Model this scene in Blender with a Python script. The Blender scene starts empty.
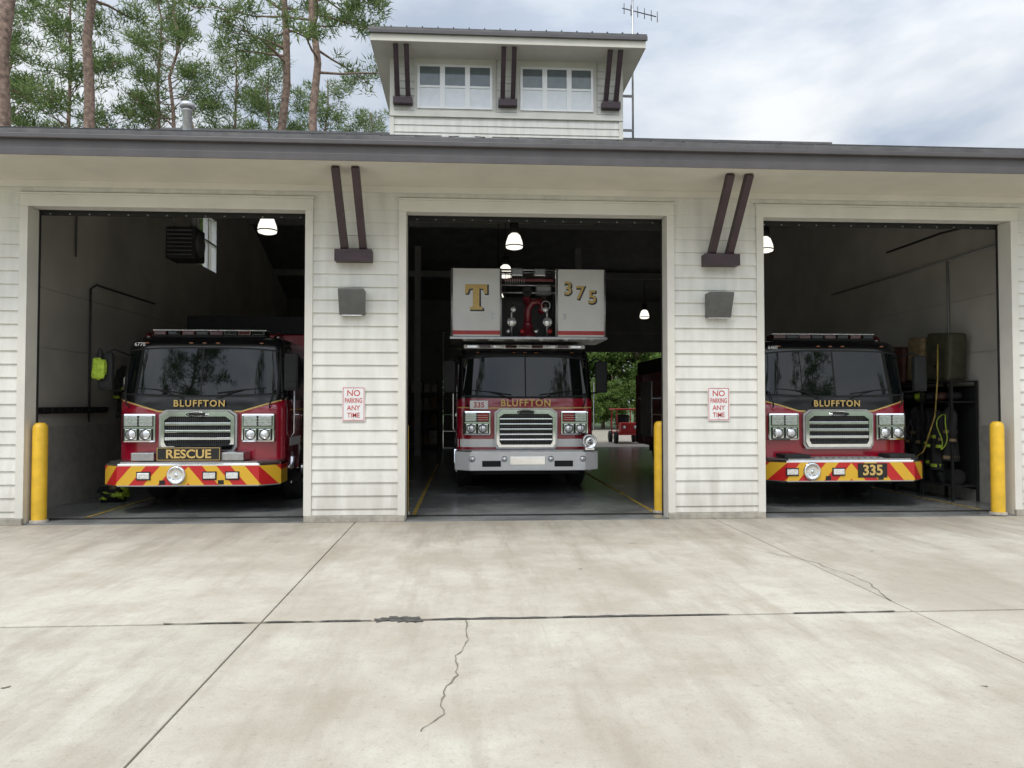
import bpy, bmesh, math, random
import numpy as np
from mathutils import Vector, Matrix
R = math.radians
random.seed(7)
scene = bpy.context.scene
COL = scene.collection

# ---------------------------------------------------------------- materials
MATS = {}
def new_mat(name):
    m = bpy.data.materials.new(name); m.use_nodes = True
    nt = m.node_tree
    return m, nt, nt.nodes['Principled BSDF']
def mat(name, col, rough=0.5, metal=0.0, var=0.12, scale=6.0, bump=0.0, bscale=60.0, coat=0.0, ior=None, emit=None, es=1.0):
    """principled with colour variation from noise, optional bump"""
    if name in MATS: return MATS[name]
    m, nt, b = new_mat(name)
    N, L = nt.nodes, nt.links
    tc = N.new('ShaderNodeTexCoord')
    n = N.new('ShaderNodeTexNoise'); n.inputs['Scale'].default_value = scale; n.inputs['Detail'].default_value = 2
    n.inputs['Roughness'].default_value = 0.6
    L.new(tc.outputs['Object'], n.inputs['Vector'])
    r = N.new('ShaderNodeValToRGB')
    r.color_ramp.elements[0].position = 0.3; r.color_ramp.elements[1].position = 0.7
    c0 = [max(0, c*(1-var)) for c in col]; c1 = [min(1, c*(1+var)) for c in col]
    r.color_ramp.elements[0].color = (*c0, 1); r.color_ramp.elements[1].color = (*c1, 1)
    L.new(n.outputs['Fac'], r.inputs['Fac'])
    L.new(r.outputs['Color'], b.inputs['Base Color'])
    b.inputs['Roughness'].default_value = rough; b.inputs['Metallic'].default_value = metal
    if coat: b.inputs['Coat Weight'].default_value = coat; b.inputs['Coat Roughness'].default_value = 0.04
    if ior: b.inputs['IOR'].default_value = ior
    if bump:
        n2 = N.new('ShaderNodeTexNoise'); n2.inputs['Scale'].default_value = bscale; n2.inputs['Detail'].default_value = 2
        L.new(tc.outputs['Object'], n2.inputs['Vector'])
        bp = N.new('ShaderNodeBump'); bp.inputs['Strength'].default_value = bump; bp.inputs['Distance'].default_value = 0.01
        L.new(n2.outputs['Fac'], bp.inputs['Height']); L.new(bp.outputs['Normal'], b.inputs['Normal'])
    if emit:
        b.inputs['Emission Color'].default_value = (*emit, 1); b.inputs['Emission Strength'].default_value = es
    MATS[name] = m
    return m

def siding_mat():
    """painted boards with faint streaks and grime close to the ground"""
    m, nt, b = new_mat('siding_paint'); N, L = nt.nodes, nt.links
    geo = N.new('ShaderNodeNewGeometry'); sp = N.new('ShaderNodeSeparateXYZ'); L.new(geo.outputs['Position'], sp.inputs[0])
    mp = N.new('ShaderNodeMapping'); mp.inputs['Scale'].default_value = (5, 5, 0.8); L.new(geo.outputs['Position'], mp.inputs['Vector'])
    n = N.new('ShaderNodeTexNoise'); n.inputs['Scale'].default_value = 1.5; n.inputs['Detail'].default_value = 4; L.new(mp.outputs[0], n.inputs['Vector'])
    r = N.new('ShaderNodeValToRGB'); r.color_ramp.elements[0].position = 0.3; r.color_ramp.elements[1].position = 0.65
    r.color_ramp.elements[0].color = (0.60, 0.585, 0.53, 1); r.color_ramp.elements[1].color = (0.71, 0.695, 0.635, 1)
    L.new(n.outputs['Fac'], r.inputs['Fac'])
    a = N.new('ShaderNodeMath'); a.operation = 'MULTIPLY_ADD'; a.inputs[1].default_value = 0.9; L.new(n.outputs['Fac'], a.inputs[0]); L.new(sp.outputs['Z'], a.inputs[2])
    mr = N.new('ShaderNodeMapRange'); mr.inputs['From Min'].default_value = 0.3; mr.inputs['From Max'].default_value = 1.1; mr.inputs['To Min'].default_value = 0.6; mr.inputs['To Max'].default_value = 0
    L.new(a.outputs[0], mr.inputs['Value'])
    x = N.new('ShaderNodeMix'); x.data_type = 'RGBA'; L.new(mr.outputs[0], x.inputs[0]); L.new(r.outputs['Color'], x.inputs[6]); x.inputs[7].default_value = (0.40, 0.36, 0.29, 1)
    L.new(x.outputs[2], b.inputs['Base Color']); b.inputs['Roughness'].default_value = 0.55
    return m
M_siding = siding_mat()
M_trim = mat('trim_paint', (0.66, 0.635, 0.565), 0.5, var=0.06, scale=2)
M_fascia = mat('fascia_grey', (0.085, 0.077, 0.078), 0.45, var=0.12, scale=3)
M_soffit = mat('soffit_paint', (0.62, 0.59, 0.51), 0.6, var=0.05, scale=2)
M_plum = mat('bracket_brown', (0.044, 0.024, 0.030), 0.5, var=0.2, scale=5)
M_roof = mat('roof_metal', (0.11, 0.105, 0.105), 0.5, metal=0.2, var=0.25, scale=4)
M_inwall = mat('interior_wall', (0.47, 0.445, 0.39), 0.7, var=0.14, scale=0.9, bump=0.2, bscale=20)
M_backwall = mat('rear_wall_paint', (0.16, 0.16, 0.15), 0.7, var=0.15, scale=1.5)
M_steel = mat('steel_painted', (0.26, 0.26, 0.25), 0.5, var=0.1)
M_deck = mat('roof_deck', (0.12, 0.12, 0.12), 0.6, var=0.2, scale=3)
M_black = mat('black_paint', (0.006, 0.006, 0.007), 0.22, var=0.2, coat=0.2)
M_matblack = mat('black_rubber', (0.012, 0.012, 0.012), 0.75, var=0.3)
M_tyre = mat('tyre_rubber', (0.016, 0.016, 0.016), 0.85, var=0.3, bump=0.4, bscale=50)
M_red = mat('red_paint', (0.33, 0.006, 0.024), 0.2, var=0.05, scale=3, coat=1.0)
M_white = mat('white_paint', (0.82, 0.81, 0.79), 0.25, var=0.03, scale=4, coat=0.5)
M_chrome = mat('chrome', (0.86, 0.87, 0.88), 0.07, metal=1.0, var=0.06, scale=9)
M_alu = mat('aluminium', (0.45, 0.45, 0.45), 0.32, metal=1.0, var=0.12, scale=12)
M_mesh = mat('grille_mesh_dark', (0.10, 0.10, 0.10), 0.4, metal=0.8, var=0.2)
M_glass = mat('dark_glass', (0.004, 0.006, 0.006), 0.015, var=0.2, ior=1.5)
M_lens = mat('clear_lens', (0.78, 0.80, 0.82), 0.06, metal=0.6, var=0.3, scale=40)
M_redlens = mat('red_lens', (0.36, 0.010, 0.010), 0.1, var=0.25, scale=40, coat=0.5)
M_dkred = mat('smoked_red_lens', (0.05, 0.006, 0.006), 0.08, var=0.25, scale=40, coat=0.5)
M_amber = mat('amber_lens', (0.22, 0.07, 0.01), 0.15, var=0.2)
M_gold = mat('gold_leaf', (0.66, 0.45, 0.15), 0.35, metal=0.25, var=0.12, scale=30)
M_yellow = mat('bollard_yellow', (0.74, 0.45, 0.03), 0.45, var=0.14, scale=5, bump=0.1)
M_lineyel = mat('floor_yellow', (0.36, 0.25, 0.05), 0.6, var=0.5, scale=9)
M_signw = mat('sign_white', (0.74, 0.74, 0.72), 0.35, var=0.05)
M_signr = mat('sign_red', (0.50, 0.05, 0.05), 0.4, var=0.1)
M_lampbox = mat('lamp_bronze', (0.11, 0.11, 0.105), 0.45, metal=0.2, var=0.15)
M_pipe = mat('vent_pipe_metal', (0.5, 0.5, 0.5), 0.35, metal=0.8, var=0.15)
M_dglass = mat('window_glass', (0.12, 0.145, 0.15), 0.05, var=0.1, ior=1.7)
M_blind = mat('window_blind', (0.72, 0.74, 0.75), 0.25, var=0.04, coat=0.5)
M_hiviz = mat('hi_vis_yellow', (0.36, 0.50, 0.04), 0.7, var=0.3, scale=20)
M_tan = mat('tan_gear', (0.22, 0.16, 0.08), 0.8, var=0.3, scale=15)
M_brown = mat('brown_case', (0.08, 0.03, 0.02), 0.6, var=0.3)
M_bark = mat('pine_bark', (0.24, 0.165, 0.13), 0.9, var=0.5, scale=7, bump=0.9, bscale=9)
M_lamp = mat('lamp_glass_lit', (0.8, 0.8, 0.75), 0.3, emit=(1.0, 0.95, 0.83), es=1.3)
M_joint = mat('joint_filler', (0.085, 0.073, 0.055), 0.9, var=0.4, scale=12)
M_crack = mat('crack_dirt', (0.17, 0.145, 0.11), 0.9, var=0.4, scale=12)
M_patch = mat('joint_patch', (0.075, 0.07, 0.06), 0.8, var=0.5, scale=20)
M_rust = mat('maroon_pipe', (0.17, 0.012, 0.02), 0.3, var=0.1, coat=0.4)
M_wains = mat('wainscot_paint', (0.36, 0.345, 0.31), 0.5, var=0.15)
M_hgrey = mat('heater_grey', (0.06, 0.06, 0.06), 0.5)
M_turn = mat('turnout_cloth', (0.022, 0.021, 0.020), 0.9, var=0.4, scale=9, bump=0.5, bscale=25)

def concrete_mat():
    m, nt, b = new_mat('concrete_apron'); N, L = nt.nodes, nt.links
    geo = N.new('ShaderNodeNewGeometry'); oi = N.new('ShaderNodeObjectInfo')
    def noise(scale, detail=5, rough=0.6, stretch=None):
        n = N.new('ShaderNodeTexNoise'); n.inputs['Scale'].default_value = scale; n.inputs['Detail'].default_value = detail
        n.inputs['Roughness'].default_value = rough
        if stretch:
            mp = N.new('ShaderNodeMapping'); mp.inputs['Scale'].default_value = stretch
            L.new(geo.outputs['Position'], mp.inputs['Vector']); L.new(mp.outputs['Vector'], n.inputs['Vector'])
        else: L.new(geo.outputs['Position'], n.inputs['Vector'])
        return n
    def ramp(src, p0, p1, a=0.0, bb=1.0):
        r = N.new('ShaderNodeMapRange'); r.inputs['From Min'].default_value = p0; r.inputs['From Max'].default_value = p1
        r.inputs['To Min'].default_value = a; r.inputs['To Max'].default_value = bb
        L.new(src, r.inputs['Value']); return r.outputs['Result']
    def mix(fac, c1, c2, mode='MIX'):
        x = N.new('ShaderNodeMix'); x.data_type = 'RGBA'; x.blend_type = mode
        if isinstance(fac, float): x.inputs[0].default_value = fac
        else: L.new(fac, x.inputs[0])
        for i, c in ((6, c1), (7, c2)):
            if isinstance(c, tuple): x.inputs[i].default_value = c
            else: L.new(c, x.inputs[i])
        return x.outputs[2]
    big = noise(0.55, 5, 0.68); mid = noise(2.4, 6, 0.72); fine = noise(70, 2); streak = noise(1.0, 6, 0.7, (3.0, 0.42, 1)); speck = noise(24, 4, 0.78)
    c = mix(ramp(big.outputs['Fac'], 0.40, 0.60), (0.42, 0.375, 0.30, 1), (0.56, 0.52, 0.435, 1))
    c = mix(ramp(mid.outputs['Fac'], 0.48, 0.66, 0, 0.55), c, (0.385, 0.335, 0.255, 1))
    c = mix(ramp(streak.outputs['Fac'], 0.48, 0.68, 0, 0.65), c, (0.33, 0.285, 0.215, 1))
    c = mix(ramp(speck.outputs['Fac'], 0.56, 0.70, 0, 0.5), c, (0.24, 0.21, 0.16, 1))
    c = mix(ramp(fine.outputs['Fac'], 0.3, 0.7, 0.0, 0.25), c, (0.26, 0.235, 0.19, 1))
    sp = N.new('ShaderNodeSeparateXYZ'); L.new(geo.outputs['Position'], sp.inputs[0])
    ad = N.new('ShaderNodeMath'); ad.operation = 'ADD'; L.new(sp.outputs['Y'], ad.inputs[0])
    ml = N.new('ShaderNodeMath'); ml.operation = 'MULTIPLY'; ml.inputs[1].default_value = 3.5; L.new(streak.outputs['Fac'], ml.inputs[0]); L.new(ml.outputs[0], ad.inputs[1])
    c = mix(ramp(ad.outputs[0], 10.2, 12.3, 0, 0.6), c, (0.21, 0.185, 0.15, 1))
    hs = N.new('ShaderNodeHueSaturation'); L.new(c, hs.inputs['Color']); L.new(ramp(oi.outputs['Random'], 0, 1, 0.94, 1.05), hs.inputs['Value'])
    L.new(hs.outputs['Color'], b.inputs['Base Color'])
    L.new(ramp(mid.outputs['Fac'], 0.3, 0.7, 0.6, 0.85), b.inputs['Roughness'])
    bp = N.new('ShaderNodeBump'); bp.inputs['Strength'].default_value = 0.25; bp.inputs['Distance'].default_value = 0.006
    L.new(fine.outputs['Fac'], bp.inputs['Height']); L.new(bp.outputs['Normal'], b.inputs['Normal'])
    return m
M_conc = concrete_mat()
M_floor = mat('bay_floor_coating', (0.19, 0.195, 0.19), 0.22, var=0.35, scale=1.2, bump=0.08, bscale=20)
M_plinth = mat('plinth_concrete', (0.34, 0.31, 0.26), 0.8, var=0.25, scale=8, bump=0.3)
M_grass = mat('grass_ground', (0.065, 0.10, 0.035), 0.95, var=0.4, scale=0.6, bump=0.6, bscale=12)

def chevron_mat():
    m, nt, b = new_mat('chevron_red_yellow'); N, L = nt.nodes, nt.links
    tc = N.new('ShaderNodeTexCoord'); sp = N.new('ShaderNodeSeparateXYZ'); L.new(tc.outputs['Object'], sp.inputs[0])
    def mth(op, a, bb=None):
        x = N.new('ShaderNodeMath'); x.operation = op
        for i, v in enumerate((a, bb)):
            if v is None: continue
            if isinstance(v, (int, float)): x.inputs[i].default_value = v
            else: L.new(v, x.inputs[i])
        return x.outputs[0]
    s = mth('SUBTRACT', mth('ABSOLUTE', sp.outputs['X']), mth('MULTIPLY', sp.outputs['Z'], -0.85))
    f = mth('FRACT', mth('DIVIDE', s, 0.40))
    g = mth('GREATER_THAN', f, 0.5)
    x = N.new('ShaderNodeMix'); x.data_type = 'RGBA'; L.new(g, x.inputs[0])
    x.inputs[6].default_value = (0.72, 0.42, 0.03, 1); x.inputs[7].default_value = (0.52, 0.018, 0.018, 1)
    L.new(x.outputs[2], b.inputs['Base Color']); b.inputs['Roughness'].default_value = 0.3
    return m
M_chev = chevron_mat()

def foliage_mat(name, dark, light, trans=0.35):
    m, nt, b = new_mat(name); N, L = nt.nodes, nt.links
    N.remove(b)
    geo = N.new('ShaderNodeNewGeometry')
    r = N.new('ShaderNodeValToRGB'); r.color_ramp.elements[0].position = 0.0; r.color_ramp.elements[1].position = 1.0
    r.color_ramp.elements[0].color = (*dark, 1); r.color_ramp.elements[1].color = (*light, 1)
    L.new(geo.outputs['Random Per Island'], r.inputs['Fac'])
    df = N.new('ShaderNodeBsdfDiffuse'); L.new(r.outputs['Color'], df.inputs['Color'])
    t = N.new('ShaderNodeBsdfTranslucent'); L.new(r.outputs['Color'], t.inputs['Color'])
    mx = N.new('ShaderNodeMixShader'); mx.inputs[0].default_value = trans
    L.new(df.outputs[0], mx.inputs[1]); L.new(t.outputs[0], mx.inputs[2])
    L.new(mx.outputs[0], N['Material Output'].inputs['Surface'])
    return m
M_needle = foliage_mat('pine_needles', (0.075, 0.13, 0.05), (0.30, 0.38, 0.15), .45)
M_leaf = foliage_mat('broad_leaves', (0.06, 0.12, 0.035), (0.26, 0.36, 0.10), 0.45)

# ---------------------------------------------------------------- helpers
def empty(name, loc=(0, 0, 0), rz=0.0):
    o = bpy.data.objects.new(name, None); COL.objects.link(o); o.location = loc; o.rotation_euler[2] = rz
    o.empty_display_size = 0.3
    return o
def link(me, name, material, parent=None, smooth=False):
    o = bpy.data.objects.new(name, me); COL.objects.link(o)
    if material is not None:
        for mm in (material if isinstance(material, (list, tuple)) else [material]): me.materials.append(mm)
    if parent: o.parent = parent
    if smooth:
        for p in me.polygons: p.use_smooth = True
    return o
def mesh(name, verts, faces, material, parent=None, smooth=False):
    me = bpy.data.meshes.new(name); me.from_pydata([tuple(v) for v in verts], [], faces); me.update()
    return link(me, name, material, parent, smooth)
def bm_obj(name, bm, material, parent=None, smooth=False):
    bmesh.ops.recalc_face_normals(bm, faces=bm.faces)
    me = bpy.data.meshes.new(name); bm.to_mesh(me); bm.free()
    return link(me, name, material, parent, smooth)
def bevel(bm, w, seg=2):
    bmesh.ops.bevel(bm, geom=[e for e in bm.edges], offset=w, segments=seg, affect='EDGES', profile=0.6)
def box(name, x0, x1, y0, y1, z0, z1, material, parent=None, bev=0.0, rot=None):
    bm = bmesh.new()
    bmesh.ops.create_cube(bm, size=1)
    sx, sy, sz = x1-x0, y1-y0, z1-z0
    for v in bm.verts: v.co = Vector((v.co.x*sx, v.co.y*sy, v.co.z*sz))
    if bev: bevel(bm, min(bev, 0.45*min(sx, sy, sz)))
    c = Vector(((x0+x1)/2, (y0+y1)/2, (z0+z1)/2))
    if rot: bmesh.ops.rotate(bm, verts=bm.verts, cent=(0, 0, 0), matrix=rot)
    bmesh.ops.translate(bm, verts=bm.verts, vec=c)
    return bm_obj(name, bm, material, parent)
def beam(name, p0, p1, w, h, material, parent=None, bev=0.0):
    p0, p1 = Vector(p0), Vector(p1); d = p1-p0; l = d.length; z = d.normalized()
    up = Vector((1, 0, 0)) if abs(z.x) < 0.9 else Vector((0, 0, 1))
    y = z.cross(up).normalized(); x = y.cross(z)
    bm = bmesh.new(); bmesh.ops.create_cube(bm, size=1)
    for v in bm.verts: v.co = Vector((v.co.x*w, v.co.y*h, v.co.z*l))
    if bev: bevel(bm, bev)
    M = Matrix((x, y, z)).transposed().to_4x4(); M.translation = (p0+p1)/2
    bmesh.ops.transform(bm, matrix=M, verts=bm.verts)
    return bm_obj(name, bm, material, parent)
def tube(name, pts, rad, material, parent=None, n=10, cap=True):
    pts = [Vector(p) for p in pts]
    rads = rad if isinstance(rad, (list, tuple)) else [rad]*len(pts)
    V, F = tube_geo(pts, rads, n, cap)
    return mesh(name, V, F, material, parent, True)
def tube_geo(pts, rads, n=8, cap=True, base=0):
    V, F = [], []
    prev = None
    for i, p in enumerate(pts):
        d = (pts[min(i+1, len(pts)-1)]-pts[max(i-1, 0)])
        if d.length < 1e-6: d = Vector((0, 0, 1))
        d.normalize()
        if prev is None:
            up = Vector((1, 0, 0)) if abs(d.x) < 0.9 else Vector((0, 1, 0))
            x = d.cross(up).normalized()
        else:
            x = (prev-d*prev.dot(d)).normalized()
        prev = x; y = d.cross(x)
        for k in range(n):
            a = 2*math.pi*k/n
            V.append(p+(x*math.cos(a)+y*math.sin(a))*rads[i])
    for i in range(len(pts)-1):
        for k in range(n):
            a, b2 = i*n+k, i*n+(k+1) % n
            F.append((base+a, base+b2, base+b2+n, base+a+n))
    if cap:
        F.append(tuple(base+k for k in range(n))[::-1]); F.append(tuple(base+(len(pts)-1)*n+k for k in range(n)))
    return V, F
def renorm(o):
    bm = bmesh.new(); bm.from_mesh(o.data); bmesh.ops.recalc_face_normals(bm, faces=bm.faces); bm.to_mesh(o.data); bm.free()
def lathe(name, prof, c, axis, material, parent=None, n=28):
    """prof: (radius, along) ; axis direction vector"""
    ax = Vector(axis).normalized(); c = Vector(c)
    up = Vector((0, 0, 1)) if abs(ax.z) < 0.9 else Vector((1, 0, 0))
    x = ax.cross(up).normalized(); y = ax.cross(x)
    V, F = [], []
    for r, h in prof:
        for k in range(n):
            a = 2*math.pi*k/n; V.append(c+ax*h+(x*math.cos(a)+y*math.sin(a))*max(r, 1e-4))
    for i in range(len(prof)-1):
        for k in range(n): F.append((i*n+k, i*n+(k+1) % n, (i+1)*n+(k+1) % n, (i+1)*n+k))
    o = mesh(name, V, F, material, parent, True)
    renorm(o)
    for p in o.data.polygons: p.use_smooth = True
    return o
def text(name, s, loc, size, material, parent=None, ext=0.003, sx=1.0, align='CENTER', bold=0.0, rot=(90, 0, 0), spacing=1.0):
    cu = bpy.data.curves.new(name, 'FONT'); cu.body = s; cu.size = size; cu.extrude = ext; cu.align_x = align; cu.align_y = 'CENTER'
    cu.offset = bold; cu.space_character = spacing; cu.resolution_u = 4
    t = bpy.data.objects.new(name+'_tmp', cu); COL.objects.link(t)
    bpy.context.view_layer.update()
    dg = bpy.context.evaluated_depsgraph_get()
    me = bpy.data.meshes.new_from_object(t.evaluated_get(dg))
    bpy.data.objects.remove(t)
    me.materials.clear()
    o = link(me, name, material, parent)
    o.rotation_euler = [R(a) for a in rot]; o.location = loc; o.scale = (sx, 1, 1)
    return o
def poly_extrude(name, pts, y0, y1, material, parent=None, bev=0.0):
    """pts in (x,z), extruded from y0 to y1"""
    bm = bmesh.new()
    vs = [bm.verts.new((x, y0, z)) for x, z in pts]; f = bm.faces.new(vs)
    r = bmesh.ops.extrude_face_region(bm, geom=[f])
    bmesh.ops.translate(bm, verts=[v for v in r['geom'] if isinstance(v, bmesh.types.BMVert)], vec=(0, y1-y0, 0))
    if bev: bevel(bm, bev)
    return bm_obj(name, bm, material, parent)
def ring_extrude(name, outer, inner, y0, y1, material, parent=None):
    n = len(outer); V, F = [], []
    for y in (y0, y1):
        V += [(x, y, z) for x, z in outer]; V += [(x, y, z) for x, z in inner]
    for k in range(n):
        j = (k+1) % n
        F += [(k, j, n+j, n+k), (2*n+k, 3*n+k, 3*n+j, 2*n+j), (k, 2*n+k, 2*n+j, j), (n+k, n+j, 3*n+j, 3*n+k)]
    o = mesh(name, V, F, material, parent); renorm(o)
    return o

# ---------------------------------------------------------------- camera
cam = bpy.data.cameras.new('camera'); co = bpy.data.objects.new('camera', cam); COL.objects.link(co)
cam.sensor_width = 36; cam.lens = 36*745/1024; cam.clip_end = 2000
co.location = (0, 0, 1.6); co.rotation_euler = (R(90+1.54), 0, R(-3.5))
scene.camera = co

# ---------------------------------------------------------------- world + sun
w = bpy.data.worlds.new('World'); scene.world = w; w.use_nodes = True
N, L = w.node_tree.nodes, w.node_tree.links
bg = N['Background']; bg.inputs['Strength'].default_value = 0.1
sky = N.new('ShaderNodeTexSky'); sky.sky_type = 'NISHITA'; sky.sun_disc = False
SUN_EL, SUN_AZ = 58, 205
sky.sun_elevation = R(SUN_EL); sky.sun_rotation = R(SUN_AZ)
az = R(SUN_AZ); sund = Vector((math.sin(az)*math.cos(R(SUN_EL)), math.cos(az)*math.cos(R(SUN_EL)), math.sin(R(SUN_EL))))
tc = N.new('ShaderNodeTexCoord'); sp = N.new('ShaderNodeSeparateXYZ'); L.new(tc.outputs['Generated'], sp.inputs[0])
def wm(op, a, b=None, c=None):
    x = N.new('ShaderNodeMath'); x.operation = op
    for i, v in enumerate((a, b, c)):
        if v is None: continue
        if isinstance(v, (int, float)): x.inputs[i].default_value = v
        else: L.new(v, x.inputs[i])
    return x.outputs[0]
zz = wm('ADD', wm('MAXIMUM', sp.outputs['Z'], 0.0), 0.22)
cb = N.new('ShaderNodeCombineXYZ'); L.new(wm('DIVIDE', sp.outputs['X'], zz), cb.inputs[0]); L.new(wm('DIVIDE', sp.outputs['Y'], zz), cb.inputs[1])
def wn(scale, det, dist=0.0, off=(0, 0, 0)):
    mp = N.new('ShaderNodeMapping'); mp.inputs['Location'].default_value = off; L.new(cb.outputs[0], mp.inputs['Vector'])
    n = N.new('ShaderNodeTexNoise'); n.inputs['Scale'].default_value = scale; n.inputs['Detail'].default_value = det; n.inputs['Roughness'].default_value = 0.55
    n.inputs['Distortion'].default_value = dist
    L.new(mp.outputs[0], n.inputs['Vector']); return n.outputs['Fac']
n1 = wn(1.5, 6, 0.3, (3.1, 1.7, 0)); n2 = wn(0.9, 4, 0.4, (7.7, 4.2, 0))
cr = N.new('ShaderNodeValToRGB'); e = cr.color_ramp.elements
e[0].position = 0.40; e[0].color = (5.5, 6.3, 7.5, 1); e[1].position = 0.60; e[1].color = (9.4, 9.7, 10.0, 1)
L.new(n1, cr.inputs['Fac'])
# overcast brightening round the veiled sun
dp = N.new('ShaderNodeVectorMath'); dp.operation = 'DOT_PRODUCT'; L.new(tc.outputs['Generated'], dp.inputs[0]); dp.inputs[1].default_value = sund
glow = wm('MULTIPLY', wm('POWER', wm('MAXIMUM', dp.outputs['Value'], 0.0), 2.5), 1.9)
gain = wm('ADD', wm('MULTIPLY_ADD', wm('POWER', wm('MAXIMUM', sp.outputs['Z'], 0.0), 1.6), 0.6, 0.92), glow)
vm = N.new('ShaderNodeVectorMath'); vm.operation = 'SCALE'; L.new(cr.outputs['Color'], vm.inputs[0]); L.new(gain, vm.inputs['Scale'])
mr = N.new('ShaderNodeMapRange'); mr.inputs['From Min'].default_value = 0.42; mr.inputs['From Max'].default_value = 0.60; mr.inputs['To Min'].default_value = 1.0; mr.inputs['To Max'].default_value = 0.76
L.new(n2, mr.inputs['Value'])
mx = N.new('ShaderNodeMix'); mx.data_type = 'RGBA'; L.new(mr.outputs[0], mx.inputs[0]); L.new(sky.outputs[0], mx.inputs[6]); L.new(vm.outputs[0], mx.inputs[7])
L.new(mx.outputs[2], bg.inputs['Color'])
sl = bpy.data.lights.new('sun', 'SUN'); sl.energy = 1.5; sl.angle = R(14); sl.color = (1, 0.95, 0.88)
so = bpy.data.objects.new('sun', sl); COL.objects.link(so)
so.rotation_euler = sund.to_track_quat('Z', 'Y').to_euler(); so.location = (0, 0, 30)

# ---------------------------------------------------------------- ground
YW = 10.3; YB = 27.0
XC = 0.99
mesh('ground', [(-900, -900, -0.13), (900, -900, -0.13), (900, 900, -0.13), (-900, 900, -0.13)], [(0, 1, 2, 3)], M_grass)
ap = empty('concrete_apron')
mesh('joint_bed', [(-26, -13, -0.03), (28, -13, -0.03), (28, 10.29, -0.03), (-26, 10.29, -0.03)], [(0, 1, 2, 3)], M_joint, ap)
xs = [-1.5+4.95*k for k in range(-5, 6)]
ys = [10.28, 5.6, 0.95, -3.7, -8.35, -13.0]
for i in range(len(xs)-1):
    for j in range(len(ys)-1):
        gx, gy = 0.006, 0.017
        box('slab', xs[i]+gx, xs[i+1]-gx, ys[j+1]+gy, ys[j]-gy, -0.12, 0.0, M_conc, ap, bev=0.006)
def wob_strip(name, pts, w, material, parent, z=0.004, sub=14, jit=0.02, wj=0.6):
    P = []
    for a, b in zip(pts[:-1], pts[1:]):
        for k in range(sub):
            t = k/sub; P.append(((a[0]*(1-t)+b[0]*t)+random.uniform(-jit, jit), (a[1]*(1-t)+b[1]*t)+random.uniform(-jit, jit)))
    P.append(pts[-1])
    V, F = [], []
    for i, p in enumerate(P):
        q = P[min(i+1, len(P)-1)]; o = P[max(i-1, 0)]
        dx, dy = q[0]-o[0], q[1]-o[1]; l = math.hypot(dx, dy) or 1
        ww = w*random.uniform(1-wj, 1+wj)/2
        V += [(p[0]-dy/l*ww, p[1]+dx/l*ww, z), (p[0]+dy/l*ww, p[1]-dx/l*ww, z)]
    for i in range(len(P)-1): F.append((2*i, 2*i+1, 2*i+3, 2*i+2))
    return mesh(name, V, F, material, parent)
wob_strip('crack', [(0.0, 5.58), (0.02, 5.1), (-0.06, 4.8), (-0.05, 4.45), (-0.13, 4.2), (-0.12, 3.9), (-0.22, 3.7)], 0.007, M_crack, ap, sub=6, jit=0.012)
wob_strip('joint_wear', [(-2.2, 5.6), (-1.3, 5.61), (-0.7, 5.6)], 0.026, M_patch, ap, sub=9, jit=0.006, wj=0.8)
wob_strip('joint_wear', [(-0.35, 5.6), (0.9, 5.605), (2.0, 5.6)], 0.034, M_patch, ap, sub=13, jit=0.006, wj=0.7)
wob_strip('joint_wear', [(2.5, 5.6), (3.3, 5.6)], 0.030, M_patch, ap, sub=9, jit=0.006, wj=0.7)
wob_strip('crack', [(3.0, 8.3), (3.5, 7.4), (3.6, 6.6), (3.45, 5.9)], 0.007, M_crack, ap, sub=8)
wob_strip('joint_patch', [(-0.66, 5.60), (-0.52, 5.62), (-0.42, 5.61), (-0.33, 5.6)], 0.12, M_patch, ap, z=0.006, sub=5, jit=0.012, wj=0.45)
for (x, y) in [(2.9, 4.1), (1.1, 7.2), (-3.4, 6.6), (4.4, 7.9), (-2.6, 4.4), (0.7, 9.2), (5.2, 6.2), (1.9, 8.5)]:
    pts = [(x+random.uniform(-.03, .03), y), (x+random.uniform(.02, .05), y+random.uniform(-.03, .03))]
    wob_strip('chip', pts, 0.012, M_crack, ap, sub=3, jit=0.006)

fl = empty('bay_floor')
box('floor_slab', -6.4, 8.38, 10.30, 27.3, -0.12, 0.012, M_floor, fl)
box('trench_drain', -5.84, 7.86, 10.62, 10.74, 0.012, 0.017, M_matblack, fl)
for x in (7.72, -5.3, 2.75, -0.75):
    wob_strip('yellow_line', [(x, 10.8), (x, 20)], 0.06, M_lineyel, fl, z=0.0165, sub=40, jit=0.001, wj=0.05)
rp = empty('rear_pavement')
box('slab', -12, 16, 27.31, 46, -0.12, 0.0, M_conc, rp)

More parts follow.
